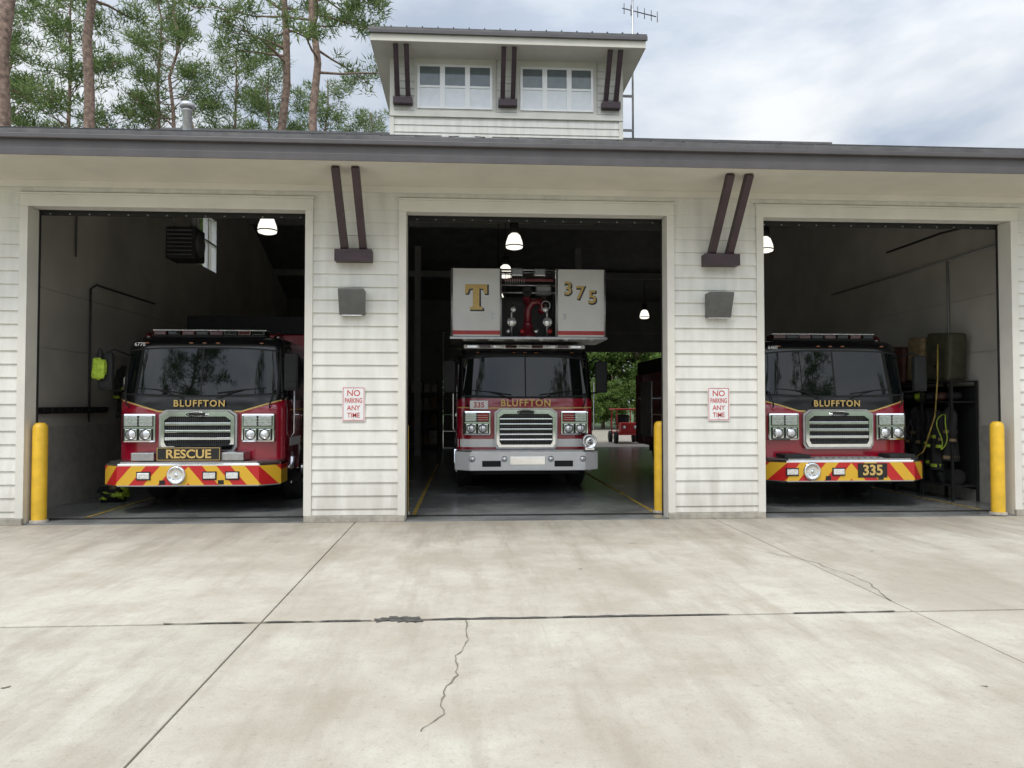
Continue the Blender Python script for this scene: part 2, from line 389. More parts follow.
# ---------------------------------------------------------------- fire station
st = empty('fire_station')
doors = [(-5.85, -2.20), (-0.83, 2.81), (4.20, 7.86)]
ZD = 4.25; XL, XR = -6.65, 8.63
ZS = 4.60
EXPO = 0.178
def siding(name, x0, x1, z0, z1, yp, parent, axis='y', sgn=-1):
    """lap siding boards on a wall plane"""
    V, F = [], []
    k = math.floor(z0/EXPO)
    while k*EXPO < z1:
        a, b = max(z0, k*EXPO), min(z1, (k+1)*EXPO)
        if b-a > 0.004:
            fa, fb = 0.026, 0.026-0.021*((b-k*EXPO)/EXPO)
            i = len(V)
            pts = [(x0, 0.0, a), (x1, 0.0, a), (x0, fa, a), (x1, fa, a), (x0, fb, b), (x1, fb, b)]
            for u, dd, zz2 in pts:
                V.append((u, yp+sgn*dd, zz2) if axis == 'y' else (yp+sgn*dd, u, zz2))
            F += [(i, i+1, i+3, i+2), (i+2, i+3, i+5, i+4)]
        k += 1
    o = mesh(name, V, F, M_siding, parent)
    bm = bmesh.new(); bm.from_mesh(o.data)
    for f in bm.faces:
        n = f.normal
        c = n.y if axis == 'y' else n.x
        if abs(c) > 0.5 and c*sgn < 0: f.normal_flip()
    bm.to_mesh(o.data); bm.free()
    return o
TH = 0.22
segs = [(XL, doors[0][0]), (doors[0][1], doors[1][0]), (doors[1][1], doors[2][0]), (doors[2][1], XR)]
TW = 0.105
for (a, b) in segs:
    box('pier_core', a+0.012, b-0.012, YW, YW+TH, 0.0, ZD+0.012, M_siding, st)
    sa = a+TW if a > XL else a+0.1; sb = b-TW if b < XR else b-0.1
    siding('lap_siding', sa, sb, 0.09, ZS, YW, st)
    box('plinth', a+0.006, b-0.006, YW-0.055, YW-0.001, 0.0, 0.085, M_plinth, st, bev=0.008)
box('header_core', XL+0.012, XR-0.012, YW+0.001, YW+TH-0.001, ZD+0.013, ZS+0.3, M_siding, st)
for (a, b) in doors:
    siding('lap_siding', a-TW, b+TW, ZD+0.165, ZS, YW, st)
    box('casing_head', a-TW, b+TW, YW-0.040, YW-0.002, ZD, ZD+0.16, M_trim, st, bev=0.004)
    box('drip_cap', a-TW-0.02, b+TW+0.02, YW-0.060, YW-0.001, ZD+0.161, ZD+0.185, M_trim, st, bev=0.004)
    for x, s in ((a, -1), (b, 1)):
        x0, x1 = sorted((x, x+s*TW))
        box('casing_jamb', x0, x1, YW-0.040, YW-0.002, 0.086, ZD-0.001, M_trim, st, bev=0.004)
        x0, x1 = sorted((x, x+s*0.010))
        box('jamb_lining', x0, x1, YW, YW+TH+0.004, 0.013, ZD-0.002, M_trim, st)
        x0, x1 = sorted((x-s*0.012, x+s*0.05))
        box('door_seal', x0, x1, YW+TH+0.006, YW+TH+0.04, 0.013, ZD+0.1, M_matblack, st)
        xx = x+s*0.09
        tube('door_track', [(xx, YW+TH+0.12, 0.05), (xx, YW+TH+0.12, ZD+0.2), (xx, YW+TH+0.35, ZD+0.55), (xx, YW+5.0, ZD+2.0)], 0.022, M_steel, st, n=6)
    box('head_seal', a-0.02, b+0.02, YW+TH+0.042, YW+TH+0.07, ZD-0.05, ZD+0.12, M_matblack, st)
    for k in range(14):
        xk = a+(k+0.5)*(b-a)/14
        box('seal_clip', xk-0.010, xk+0.010, YW+TH+0.034, YW+TH+0.0415, ZD-0.04, ZD-0.025, M_steel, st)
WY0, WY1, WZ0, WZ1 = 18.1, 19.4, 4.9, 6.3   # high window in the left wall
for x, s in ((XL, 1), (XR, -1)):
    x0, x1 = sorted((x, x+s*0.1)); box('corner_board', x0, x1, YW-0.03, YW-0.001, 0.086, ZS, M_trim, st)
YE = 9.17; ZE = 4.89; SL = 0.363; YR = 18.9; ZR = ZE+SL*(YR-YE)
def roofz(y): return ZE+SL*(y-YE) if y < YR else ZR-SL*(y-YR)
def side_wall(x0, x1, mat_, win):
    cells = [(YW+TH+0.002, 14, 0), (14, WY0, 0), (WY0, WY1, 1), (WY1, 23, 0), (23, YB, 0)]
    for a, b, isw in cells:
        pieces = [(0, None)] if not (isw and win) else [(0, WZ0), (WZ1, None)]
        for z0, z1 in pieces:
            ta, tb = (roofz(a)-0.12, roofz(b)-0.12) if z1 is None else (z1, z1)
            V = []
            for x in (x0, x1): V += [(x, a, z0), (x, b, z0), (x, b, tb), (x, a, ta)]
            mesh('side_wall', V, [(0, 1, 2, 3), (7, 6, 5, 4), (0, 4, 5, 1), (1, 5, 6, 2), (2, 6, 7, 3), (3, 7, 4, 0)], mat_, st)
side_wall(XL+0.02, -6.40, M_inwall, True)
side_wall(8.38, XR-0.02, M_inwall, False)
siding('lap_siding_side', YW+0.01, YB, 0.09, 4.7, XL+0.02, st, axis='x', sgn=-1)
siding('lap_siding_side', YW+0.01, YB, 0.09, 4.7, XR-0.02, st, axis='x', sgn=1)
for yy in (WY0, (WY0+WY1)/2-0.02, WY1-0.05):
    box('window_frame', -6.5, -6.38, yy, yy+0.05, WZ0, WZ1, M_white, st)
for zz_ in (WZ0, (WZ0+WZ1)/2, WZ1-0.05):
    box('window_frame', -6.49, -6.385, WY0+0.051, WY1-0.051, zz_, zz_+0.045, M_white, st)
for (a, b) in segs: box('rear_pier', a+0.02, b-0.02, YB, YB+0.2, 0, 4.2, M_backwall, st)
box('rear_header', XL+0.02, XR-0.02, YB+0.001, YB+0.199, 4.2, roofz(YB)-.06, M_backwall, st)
for i, (a, b) in enumerate(doors):
    z0 = 3.50 if i == 2 else 0.02
    n = 1 if i == 2 else 7
    h = (4.2-z0)/n
    for k in range(n):
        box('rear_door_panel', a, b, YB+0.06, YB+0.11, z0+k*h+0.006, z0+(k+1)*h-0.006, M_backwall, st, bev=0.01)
def roof_slab(name, y0, z0, y1, z1, x0, x1, t, m):
    V = [(x0, y0, z0), (x1, y0, z0), (x1, y1, z1), (x0, y1, z1), (x0, y0, z0-t), (x1, y0, z0-t), (x1, y1, z1-t), (x0, y1, z1-t)]
    return mesh(name, V, [(0, 1, 2, 3), (7, 6, 5, 4), (0, 4, 5, 1), (1, 5, 6, 2), (2, 6, 7, 3), (3, 7, 4, 0)], m, st)
RX0, RX1 = XL-0.9, XR+0.9
roof_slab('roof_front', YE-0.03, ZE, YR, ZR, RX0, RX1, 0.05, M_roof)
roof_slab('roof_back', YR+0.001, ZR, 28.4, ZR-SL*(28.4-YR), RX0, RX1, 0.05, M_roof)
roof_slab('roof_deck', YW+TH+0.01, roofz(YW+TH+0.01)-0.07, YR, ZR-0.07, XL+0.3, XR-0.3, 0.05, M_deck)
roof_slab('roof_deck', YR+0.002, ZR-0.07, YB-0.01, ZR-SL*(YB-YR)-0.07, XL+0.3, XR-0.3, 0.05, M_deck)
x = RX0+0.2
while x < RX1:
    beam('roof_seam', (x, YE+0.0, ZE+0.012), (x, YR, ZR+0.012), 0.03, 0.03, M_roof, st)
    x += 0.42
box('ridge_cap', RX0, RX1, YR-0.15, YR+0.15, ZR-0.05, ZR+0.02, M_roof, st)
box('fascia', RX0, RX1, YE, YE+0.035, ZS-0.005, ZE-0.056, M_fascia, st)
box('gutter_lip', RX0, RX1, YE-0.05, YE-0.002, ZE-0.115, ZE-0.055, M_fascia, st, bev=0.01)
box('fascia_lower', RX0, RX1, YE-0.014, YE-0.001, ZS-0.02, ZS+0.07, M_fascia, st, bev=0.004)
box('soffit', RX0, RX1, YE+0.036, YW-0.03, ZS, ZS+0.03, M_soffit, st)
box('frieze_board', XL, XR, YW-0.04, YW-0.0275, ZS-0.09, ZS-0.001, M_trim, st)
for s, xx in ((1, RX0), (-1, RX1)):
    beam('rake_board', (xx, YE, ZE-0.15), (xx, YR, ZR-0.15), 0.04, 0.22, M_fascia, st)
    beam('rake_board', (xx, YR, ZR-0.15), (xx, 28.3, ZR-SL*(28.3-YR)-0.15), 0.04, 0.22, M_fascia, st)
for yb in (13.2, 16.2, 19.2, 22.2, 25.0):
    zb = roofz(yb)-0.35
    box('roof_beam', -6.38, 8.36, yb-0.07, yb+0.07, zb, zb+0.2, M_steel, st)
for xb in (-4.5, -1.5, 1.0, 3.5, 6.2):
    beam('purlin', (xb, YW+TH+0.05, roofz(YW+TH)-0.22), (xb, YR, ZR-0.22), 0.08, 0.14, M_steel, st)
for xb in (-1.515, 3.505):
    box('steel_column', xb-0.09, xb+0.09, 23.11, 23.29, 0.013, roofz(23.2)-0.36, M_steel, st)
tube('conduit', [(-6.36, 13.0, 1.3), (-6.36, 13.0, 3.55), (-6.36, 13.2, 3.65), (-6.36, 15.6, 3.65)], 0.018, M_hgrey, st, n=6)
tube('conduit', [(-6.36, 12.5, 4.0), (-6.36, 12.5, 5.2)], 0.014, M_hgrey, st, n=6)
tube('conduit', [(8.34, 11.2, 4.1), (8.34, 16.5, 4.1)], 0.022, M_steel, st, n=6)
tube('conduit', [(8.34, 12.4, 1.3), (8.34, 12.4, 4.1)], 0.02, M_steel, st, n=6)
tube('conduit', [(8.1, 11.3, 5.2), (8.1, 11.3, 4.45), (7.9, 11.9, 4.45), (7.9, 13.5, 4.45)], 0.02, M_matblack, st, n=6)
box('wainscot', -6.399, -6.375, YW+TH+0.01, YB-0.01, 0.013, 1.25, M_wains, st)
box('wainscot', 8.355, 8.379, YW+TH+0.01, YB-0.01, 0.013, 1.25, M_wains, st)
for z_ in (2.45, 3.35): # panel joints of the wall liner
    box('panel_joint', -6.399, -6.392, YW+TH+0.01, YB-0.01, z_, z_+0.015, M_wains, st); box('panel_joint', 8.372, 8.379, YW+TH+0.01, YB-0.01, z_, z_+0.015, M_wains, st)
# shelving against the rear wall
sh = empty('storage_shelf', (-1.9, 26.5, 0))
for x in (-1.2, -.4, .4, .9):
    box('upright', x-.02, x+.02, -.3, -.26, .013, 2.4, M_matblack, sh)
for z in (.2, .8, 1.4, 2.0): box('shelf', -1.2, .9, -.3, .3, z, z+.03, M_steel, sh)
rr = random.Random(9)
for z in (.23, .83, 1.43, 2.03):
    x = -1.15
    while x < .7:
        w_ = rr.uniform(.18, .4); box('carton', x, x+w_, -.25, .2, z, z+rr.uniform(.2, .45), rr.choice([M_tan, M_steel, M_brown, M_hgrey, M_wains]), sh, bev=.01); x += w_+rr.uniform(.02, .1)

def bracket(parent, xc, yw, zb, yo, zt, half, w, base_w):
    for s in (-1, 1):
        beam('bracket_leg', (xc+s*half, yw-0.09, zb), (xc+s*half, yo, zt), w, w*1.1, M_plum, parent, bev=0.006)
    box('bracket_foot', xc-base_w/2, xc+base_w/2, yw-0.20, yw-0.027, zb-0.16, zb-0.0, M_plum, parent, bev=0.008)
bracket(st, -1.53, YW, 3.69, 9.42, ZS-0.005, 0.125, 0.095, 0.50)
bracket(st, 3.55, YW, 3.69, 9.42, ZS-0.005, 0.125, 0.095, 0.50)

# tower
tw = empty('clerestory_tower'); tw.parent = st
TX0, TX1 = XC-2.85, XC+2.85; TY0, TY1 = 18.0, 22.5; TZ = 10.0
box('tower_core', TX0+0.02, TX1-0.02, TY0+0.001, TY1, 7.0, TZ+0.2, M_siding, tw)
siding('tower_siding', TX0+0.1, TX1-0.1, 7.2, 8.55, TY0, tw)
for a, b in ((TX0+0.1, -1.28), (0.74, 1.22), (3.22, TX1-0.1)):
    siding('tower_siding', a, b, 8.70, TZ, TY0, tw)
siding('tower_siding', TY0, TY1, 7.2, TZ, TX0+0.02, tw, axis='x', sgn=-1)
siding('tower_siding', TY0, TY1, 7.2, TZ, TX1-0.02, tw, axis='x', sgn=1)
box('sill_band', TX0, TX1, TY0-0.06, TY0-0.001, 8.56, 8.69, M_trim, tw, bev=0.006)
for a in (TX0, TX1-0.1):
    box('corner_board', a, a+0.1, TY0-0.035, TY0-0.002, 7.0, 8.555, M_trim, tw)
    box('corner_board', a, a+0.1, TY0-0.035, TY0-0.002, 8.695, TZ, M_trim, tw)
for (a, b) in ((-1.20, 0.62), (1.30, 3.10)):
    box('window_surround', a-0.08, b+0.08, TY0-0.03, TY0-0.0275, 8.695, TZ-0.001, M_trim, tw)
    wN = 3; pw = (b-a)/wN
    for k in range(wN):
        x0, x1 = a+k*pw, a+(k+1)*pw
        zt, zm, zb_ = 9.84, 9.30, 8.76
        box('glass_upper', x0+0.05, x1-0.05, TY0-0.040, TY0-0.031, zm+0.025, zt-0.05, M_dglass, tw)
        box('glass_lower', x0+0.05, x1-0.05, TY0-0.040, TY0-0.031, zb_+0.05, zm-0.025, M_blind, tw)
        for xx in (x0, x1-0.06):
            box('window_stile', xx, xx+0.06, TY0-0.065, TY0-0.041, zb_, zt, M_white, tw)
        for zq in (zb_+0.0, zm-0.025, zt-0.05):
            box('window_rail', x0+0.061, x1-0.061, TY0-0.060, TY0-0.0405, zq, zq+0.05, M_white, tw)
for xc in (XC-2.53, XC, XC+2.53):
    bracket(tw, xc, TY0, 8.98, 17.28, TZ-0.005, 0.125, 0.11, 0.46)
def tslab(name, y0, z0, y1, z1, x0, x1, t, m):
    o = roof_slab(name, y0, z0, y1, z1, x0, x1, t, m); o.parent = tw; return o
tslab('tower_roof', 17.08, TZ+0.30, 20.25, TZ+1.2, XC-3.24, XC+3.24, 0.05, M_roof)
tslab('tower_roof', 20.251, TZ+1.2, 23.4, TZ+0.30, XC-3.24, XC+3.24, 0.05, M_roof)
k = XC-3.1
while k < XC+3.2:
    beam('roof_seam', (k, 17.07, TZ+0.31), (k, 20.25, TZ+1.21), 0.025, 0.03, M_roof, tw); k += 0.36
box('tower_fascia', XC-3.22, XC+3.22, 17.12, 17.15, TZ-0.01, TZ+0.245, M_soffit, tw)
box('tower_fascia_cap', XC-3.25, XC+3.25, 17.06, 17.119, TZ+0.15, TZ+0.247, M_fascia, tw, bev=0.01)
box('tower_soffit', XC-3.22, XC+3.22, 17.151, 23.3, TZ, TZ+0.03, M_soffit, tw)
for xx in (XC-3.22, XC+3.2):
    V = [(xx, 17.12, TZ-0.01), (xx, 23.3, TZ-0.01), (xx, 23.3, TZ+0.22), (xx, 20.25, TZ+1.12), (xx, 17.12, TZ+0.22)]
    V += [(v[0]+0.02, v[1], v[2]) for v in V]
    mesh('tower_gable', V, [(4, 3, 2, 1, 0), (5, 6, 7, 8, 9), (0, 1, 6, 5), (2, 3, 8, 7), (3, 4, 9, 8)], M_soffit, tw)
an = empty('antenna_mast'); an.parent = st
tube('mast', [(4.32, 19.0, 8.4), (4.32, 19.0, 12.9)], 0.028, M_pipe, an, n=8)
box('mast_bracket', 3.83, 4.33, 18.97, 19.03, 8.7, 8.75, M_steel, an); box('mast_bracket', 3.83, 4.33, 18.97, 19.03, 9.6, 9.65, M_steel, an)
tube('boom', [(4.05, 19.0, 11.95), (4.95, 19.0, 11.75)], 0.016, M_hgrey, an, n=6)
for i, t in enumerate((0, .18, .36, .54, .72, .88)):
    tube('element', [(4.1+t, 19.0, 11.94-0.22*t-0.14), (4.1+t, 19.0, 11.94-0.22*t+0.14)], 0.011, M_hgrey, an, n=5)
tube('boom', [(4.1, 19.0, 12.35), (4.5, 19.0, 12.35)], 0.014, M_hgrey, an, n=6)
for t in (4.1, 4.3, 4.5): tube('element', [(t, 18.8, 12.35), (t, 19.2, 12.35)], 0.010, M_hgrey, an, n=5)
vp = empty('vent_stack', (-4.80, 13.0, 0)); vp.parent = st
lathe('stack', [(0.075, 6.0), (0.075, 6.62), (0.085, 6.63), (0.085, 6.66), (0.07, 6.67), (0.07, 6.72)], (0, 0, 0), (0, 0, 1), M_pipe, vp)
lathe('cap', [(0.0, 6.80), (0.06, 6.795), (0.125, 6.76), (0.125, 6.70), (0.115, 6.69), (0.0, 6.69)], (0, 0, 0), (0, 0, 1), M_pipe, vp)

for xc in (-1.55, 3.52):
    e_ = empty('wall_lamp', (xc, YW-0.026, 2.98))
    V = [(-.17, 0, -.17), (.17, 0, -.17), (.17, 0, .17), (-.17, 0, .17), (-.17, -.10, -.17), (.17, -.10, -.17), (.17, -.24, .15), (-.17, -.24, .15), (.17, -.22, .17), (-.17, -.22, .17)]
    bm = bmesh.new(); vs = [bm.verts.new(v) for v in V]
    for f in ((0, 1, 2, 3), (4, 5, 6, 7), (7, 6, 8, 9), (9, 8, 2, 3), (0, 4, 5, 1), (0, 3, 9, 7, 4), (1, 5, 6, 8, 2)): bm.faces.new([vs[i] for i in f])
    bmesh.ops.recalc_face_normals(bm, faces=bm.faces); bevel(bm, 0.008)
    bm_obj('housing', bm, M_lampbox, e_)
    box('lens', -.14, .14, -.095, -.02, -.182, -.168, M_lens, e_, bev=0.004)
for xc in (-1.535, 3.535):
    s = empty('no_parking_sign', (xc, YW-0.030, 1.60))
    box('panel', -.155, .155, -.004, 0, -.235, .235, M_signw, s, bev=0.0015)
    oo = [(-.145, -.225), (.145, -.225), (.145, .225), (-.145, .225)]; ii = [(-.137, -.217), (.137, -.217), (.137, .217), (-.137, .217)]
    ring_extrude('border', oo, ii, -0.006, -0.0041, M_signr, s)
    for t_, z, sz, sx in (('NO', .145, .115, 1.0), ('PARKING', .045, .095, 0.60), ('ANY', -.055, .095, 0.9), ('TIME', -.155, .095, 0.85)):
        text('lettering', t_, (0, -0.006, z), sz, M_signr, s, ext=0.001, sx=sx, bold=0.0008)
    for z in (.2, -.2): lathe('bolt', [(0, 0.006), (.006, .005), (.006, 0)], (0, -.004, z*1.02), (0, -1, 0), M_alu, s, n=8)
for (x, y) in ((-5.73, 10.42), (-0.925, 10.86), (2.84, 10.80), (7.65, 10.33)):
    b_ = empty('bollard', (x, y, 0))
    lathe('post', [(0.0, 1.35), (.05, 1.345), (.078, 1.32), (.09, 1.285), (.092, 1.25), (.092, 0.013)], (0, 0, 0), (0, 0, 1), M_yellow, b_, n=24)
    lathe('base_ring', [(.093, .05), (.112, .045), (.115, 0.012)], (0, 0, 0), (0, 0, 1), M_plinth, b_, n=24)

for (x, y) in ((-3.43, 13.0), (0.9, 14.0), (0.9, 17.2), (0.9, 21.2), (5.75, 14.0), (6.1, 25.2), (-3.43, 17.2), (5.9, 19.5)):
    l_ = empty('bay_lamp', (x, y, 4.62))
    lathe('shade', [(.05, .22), (.11, .17), (.15, .06), (.165, -.03), (.15, -.07), (.09, -.09), (0, -.10)], (0, 0, 0), (0, 0, 1), M_lamp, l_, n=20)
    lathe('ballast', [(0, .42), (.08, .41), (.09, .24), (.05, .2)], (0, 0, 0), (0, 0, 1), M_matblack, l_, n=16)
    lathe('rim', [(.163, -.02), (.172, -.03), (.163, -.045)], (0, 0, 0), (0, 0, 1), M_alu, l_, n=20)
    tube('drop_rod', [(0, 0, .4), (0, 0, roofz(y)-.14-4.62)], 0.012, M_matblack, l_, n=6)
h_ = empty('unit_heater', (-4.95, 13.4, 4.40))
box('casing', -.25, .25, -.25, .25, -.28, .28, M_matblack, h_, bev=0.02)
for k in range(7): box('louver', -.21, .21, -.285, -.255, -.22+k*.07, -.195+k*.07, M_hgrey, h_, rot=Matrix.Rotation(R(35), 3, 'X'))
lathe('fan_guard', [(0.0, .06), (.1, .06), (.2, .02), (.22, 0)], (0.25, 0, 0), (1, 0, 0), M_hgrey, h_)
for x in (-.2, .2): tube('hanger', [(x, 0, .28), (x, 0, 1.6)], 0.012, M_steel, h_, n=6)
tube('flue', [(.1, .1, .28), (.1, .1, 1.7)], 0.05, M_steel, h_, n=10)
cr_ = empty('hook_rail', (-6.37, 0, 1.5))
box('rail', 0, .04, 10.9, 13.6, -.05, .05, M_matblack, cr_, bev=0.005)
for k in range(12): tube('hook', [(.04, 11.0+k*.22, .0), (.12, 11.0+k*.22, -.02), (.14, 11.0+k*.22, .05)], 0.012, M_matblack, cr_, n=6)
def blob(name, sx, sy, sz, material, parent, loc, seed, amp=0.25, sq=0.62):
    bm = bmesh.new(); bmesh.ops.create_icosphere(bm, subdivisions=3, radius=1)
    rr = random.Random(seed); ph = [rr.uniform(0, 6) for _ in range(6)]
    for v in bm.verts:
        c = v.co
        q = Vector([math.copysign(abs(t)**sq, t) for t in c])
        f = 1+amp*(math.sin(3*c.x+ph[0])*math.sin(4*c.z+ph[1])+0.6*math.sin(7*c.y+ph[2]+3*c.z)+0.4*math.sin(11*c.x+ph[3])+.35*math.sin(17*c.y+9*c.z+ph[4]))
        v.co = Vector((q.x*sx*f, q.y*sy*f, q.z*sz*f))
    o = bm_obj(name, bm, material, parent, True); o.location = loc; return o
def coat(parent, x, y, ztop, seed, h=.95, w=.17, trim=None):
    """hanging turnout coat: shoulders narrower at top, skirt, two sleeves, reflective bands"""
    rr = random.Random(seed); trim = trim or M_hiviz
    V, F = [], []; n = 20; lv = [(0, .25, .5), (.06, .72, .8), (.14, .95, 1), (.4, .85, .9), (.7, .95, 1), (1.0, 1.1, 1.1)]
    ph = rr.uniform(0, 6)
    for t, a, b in lv:
        for k in range(n):
            th = 2*math.pi*k/n; f = 1+.10*math.sin(5*th+ph+t*2)+.05*math.sin(9*th+ph)*t
            V.append((x+math.cos(th)*.10*b*f, y+math.sin(th)*w*a*f, ztop-t*h))
    for i in range(len(lv)-1):
        for k in range(n): F.append((i*n+k, i*n+(k+1) % n, (i+1)*n+(k+1) % n, (i+1)*n+k))
    F.append(tuple(range(n))); mesh('coat_body', V, F, M_turn, parent, True)
    for tz in (.42, .9):
        V2, F2 = [], []
        for dz in (0, .055):
            for k in range(n):
                th = 2*math.pi*k/n; f = (1+.10*math.sin(5*th+ph+tz*2))
                s_ = .9 if tz < .5 else 1.07
                V2.append((x+math.cos(th)*(.10*f*s_+.006), y+math.sin(th)*(w*.92*f*(s_ if tz > .5 else .95)+.006), ztop-tz*h-dz))
        for k in range(n): F2.append((k, (k+1) % n, n+(k+1) % n, n+k))
        mesh('reflective_band', V2, F2, trim, parent, True)
    for s in (-1, 1):
        y1 = y+s*w*1.05
        tube('sleeve', [(x-.02, y+s*w*.75, ztop-.10*h), (x-.04, y1, ztop-.3*h), (x-.06, y1+s*.01, ztop-.66*h)], [.06, .062, .05], M_turn, parent, n=10)
        tube('cuff_band', [(x-.057, y1+s*.008, ztop-.58*h), (x-.059, y1+s*.009, ztop-.63*h)], .058, trim, parent, n=10, cap=False)
jk = empty('turnout_coat', (-6.18, 13.9, 0)); coat(jk, 0, 0, 2.3, 5)
jk2 = empty('turnout_coat', (-6.18, 14.5, 0)); coat(jk2, 0, 0, 2.25, 6)
gp = empty('turnout_gear_pile', (-5.75, 12.6, .012))
blob('boots', .15, .17, .12, M_matblack, gp, (0, 0, .1), 4); blob('coat', .15, .14, .06, M_hiviz, gp, (.06, -.1, .11), 5, .4); blob('trousers', .13, .16, .07, M_tan, gp, (-.05, .12, .19), 6, .4)
blob('cuff', .06, .06, .05, M_hiviz, gp, (.12, .08, .2), 7, .4); blob('glove', .07, .05, .05, M_matblack, gp, (-.1, -.14, .2), 8, .4)

# gear rack at right wall with hanging turnout gear
gr = empty('gear_rack', (7.90, 0, 0))
for y in (11.7, 12.5, 13.3, 14.1, 14.9):
    for x in (0, .42): box('upright', x-.018, x+.018, y-.018, y+.018, .013, 1.98, M_matblack, gr)
for z in (.25, 1.62, 1.96):
    box('shelf', -.02, .44, 11.68, 14.92, z, z+.025, M_matblack, gr)
box('rack_back', .425, .44, 11.7, 14.9, .2, 1.9, M_matblack, gr)
rr = random.Random(3)
k = 0; y = 11.86
while y < 14.85:
    coat(gr, .10+rr.uniform(-.05, .06), y, rr.uniform(1.5, 1.58), 40+k, h=rr.uniform(.78, 1.05), w=rr.uniform(.12, .15), trim=M_hiviz if k % 3 else M_tan)
    blob('boots', .12, .07, .13, M_matblack, gr, (.15, y-.05, .39), 70+k, .12); blob('helmet', .13, .10, .08, (M_matblack, M_brown, M_matblack, M_hiviz)[k % 4], gr, (.16, y, 1.725), 90+k, .06, 1.0)
    y += rr.uniform(.26, .34); k += 1
for k in range(7):
    y = 11.8+k*.45; zc = rr.uniform(.8, 1.3); r0 = rr.uniform(.15, .3)
    P = [(-.09-0.03*math.sin(a*3+k), y+r0*.35*math.cos(a)+.03*math.sin(2*a+k), zc+r0*math.sin(a)) for a in [2*math.pi*i/20 for i in range(21)]]
    tube('strap', P, 0.008, (M_hiviz, M_matblack, M_hgrey, M_tan)[k % 4], gr, n=6)
P = [(-.02, 12.0, 2.6), (-.1, 11.9, 2.0), (-.12, 11.95, 1.4), (-.2, 12.15, .8), (-.3, 12.7, .45), (-.2, 13.2, .5), (-.12, 13.3, .9)]
tube('yellow_hose', P, 0.012, M_lineyel, gr, n=6)
M_olive = mat('olive_case', (0.055, 0.052, 0.03), 0.6, var=.3)
for (y, h, t, m_) in ((12.10, 2.80, .62, M_olive), (12.74, 2.78, .45, M_tan), (13.35, 2.66, .55, M_brown), (14.05, 2.52, .6, M_matblack)):
    box('case', .02, .34, y-t/2, y+t/2, 1.988, h, m_, gr, bev=0.06, rot=Matrix.Rotation(R(5), 3, 'X'))
    box('case_latch', .0, .019, y-.05, y+.05, 2.2, 2.26, M_alu, gr, bev=.004)

# ---------------------------------------------------------------- fire trucks
def surf(a, z, w=1.225, f0=0.45, d=0.34, e=0.42, off=0.0):
    zf = f0
    if z > 1.62: zf += (z-1.62)*0.17
    if z > 2.46: zf += ((z-2.46)/0.17)**2*0.12
    ww = w-(0 if z < 1.7 else (z-1.7)*0.07)
    if z > 2.50: ww -= ((z-2.50)/0.13)**2*0.09
    s, c = math.sin(a), math.cos(a)
    ex = e
    x = ww*math.copysign(abs(s)**ex, s); y = zf+d-d*abs(c)**ex
    if off:
        nx = math.copysign(abs(s)**(2-ex), s)/ww; ny = -abs(c)**(2-ex)/d; l = math.hypot(nx, ny) or 1
        x += off*nx/l; y += off*ny/l
    return x, y
def a_of_x(x, z):
    lo, hi = -math.pi/2, math.pi/2
    for _ in range(40):
        mid = (lo+hi)/2
        if surf(mid, z)[0] < x: lo = mid
        else: hi = mid
    return (lo+hi)/2
def cab_shell(name, zs, material, parent, y_back, cap=True):
    V, F = [], []
    na = 48
    angs = [math.pi/2*(-1+2*k/na) for k in range(na+1)]
    rings = []
    for z in zs:
        idx = []
        ww = surf(math.pi/2, z)[0]
        V.append((-ww, y_back, z)); idx.append(len(V)-1)
        for a in angs:
            x, y = surf(a, z); V.append((x, y, z)); idx.append(len(V)-1)
        V.append((ww, y_back, z)); idx.append(len(V)-1)
        rings.append(idx)
    for r0, r1 in zip(rings[:-1], rings[1:]):
        n = len(r0)
        for k in range(n): F.append((r0[k], r0[(k+1) % n], r1[(k+1) % n], r1[k]))
    if cap: F.append(tuple(rings[0])[::-1]); F.append(tuple(rings[-1]))
    o = mesh(name, V, F, material, parent)
    renorm(o)
    for p in o.data.polygons: p.use_smooth = len(p.vertices) == 4
    return o
def patch(name, xh, zlo, zhi, off, material, parent, nx=40, nz=8, x_from=None):
    xa = -xh if x_from is None else x_from
    V, F = [], []
    for i in range(nx+1):
        x = xa+(xh-xa)*i/nx
        for j in range(nz+1):
            z = zlo(x)+(zhi(x)-zlo(x))*j/nz
            wm_ = surf(math.pi/2, z)[0]*.999
            a = a_of_x(max(-wm_, min(wm_, x)), z); px, py = surf(a, z, off=off)
            V.append((px, py, z))
    for i in range(nx):
        for j in range(nz):
            a = i*(nz+1)+j; F.append((a, a+nz+1, a+nz+2, a+1))
    return mesh(name, V, F, material, parent, True)
def wheel(parent, x, y, s):
    lathe('tyre', [(.30, -.14), (.45, -.15), (.51, -.12), (.53, -.06), (.53, .06), (.51, .12), (.45, .15), (.30, .14)], (x, y, .54), (s, 0, 0), M_tyre, parent, n=36)
    lathe('rim', [(.31, .13), (.29, .08), (.2, .03), (.12, .10), (.10, .17), (0, .18)], (x, y, .54), (s, 0, 0), M_chrome, parent, n=28)

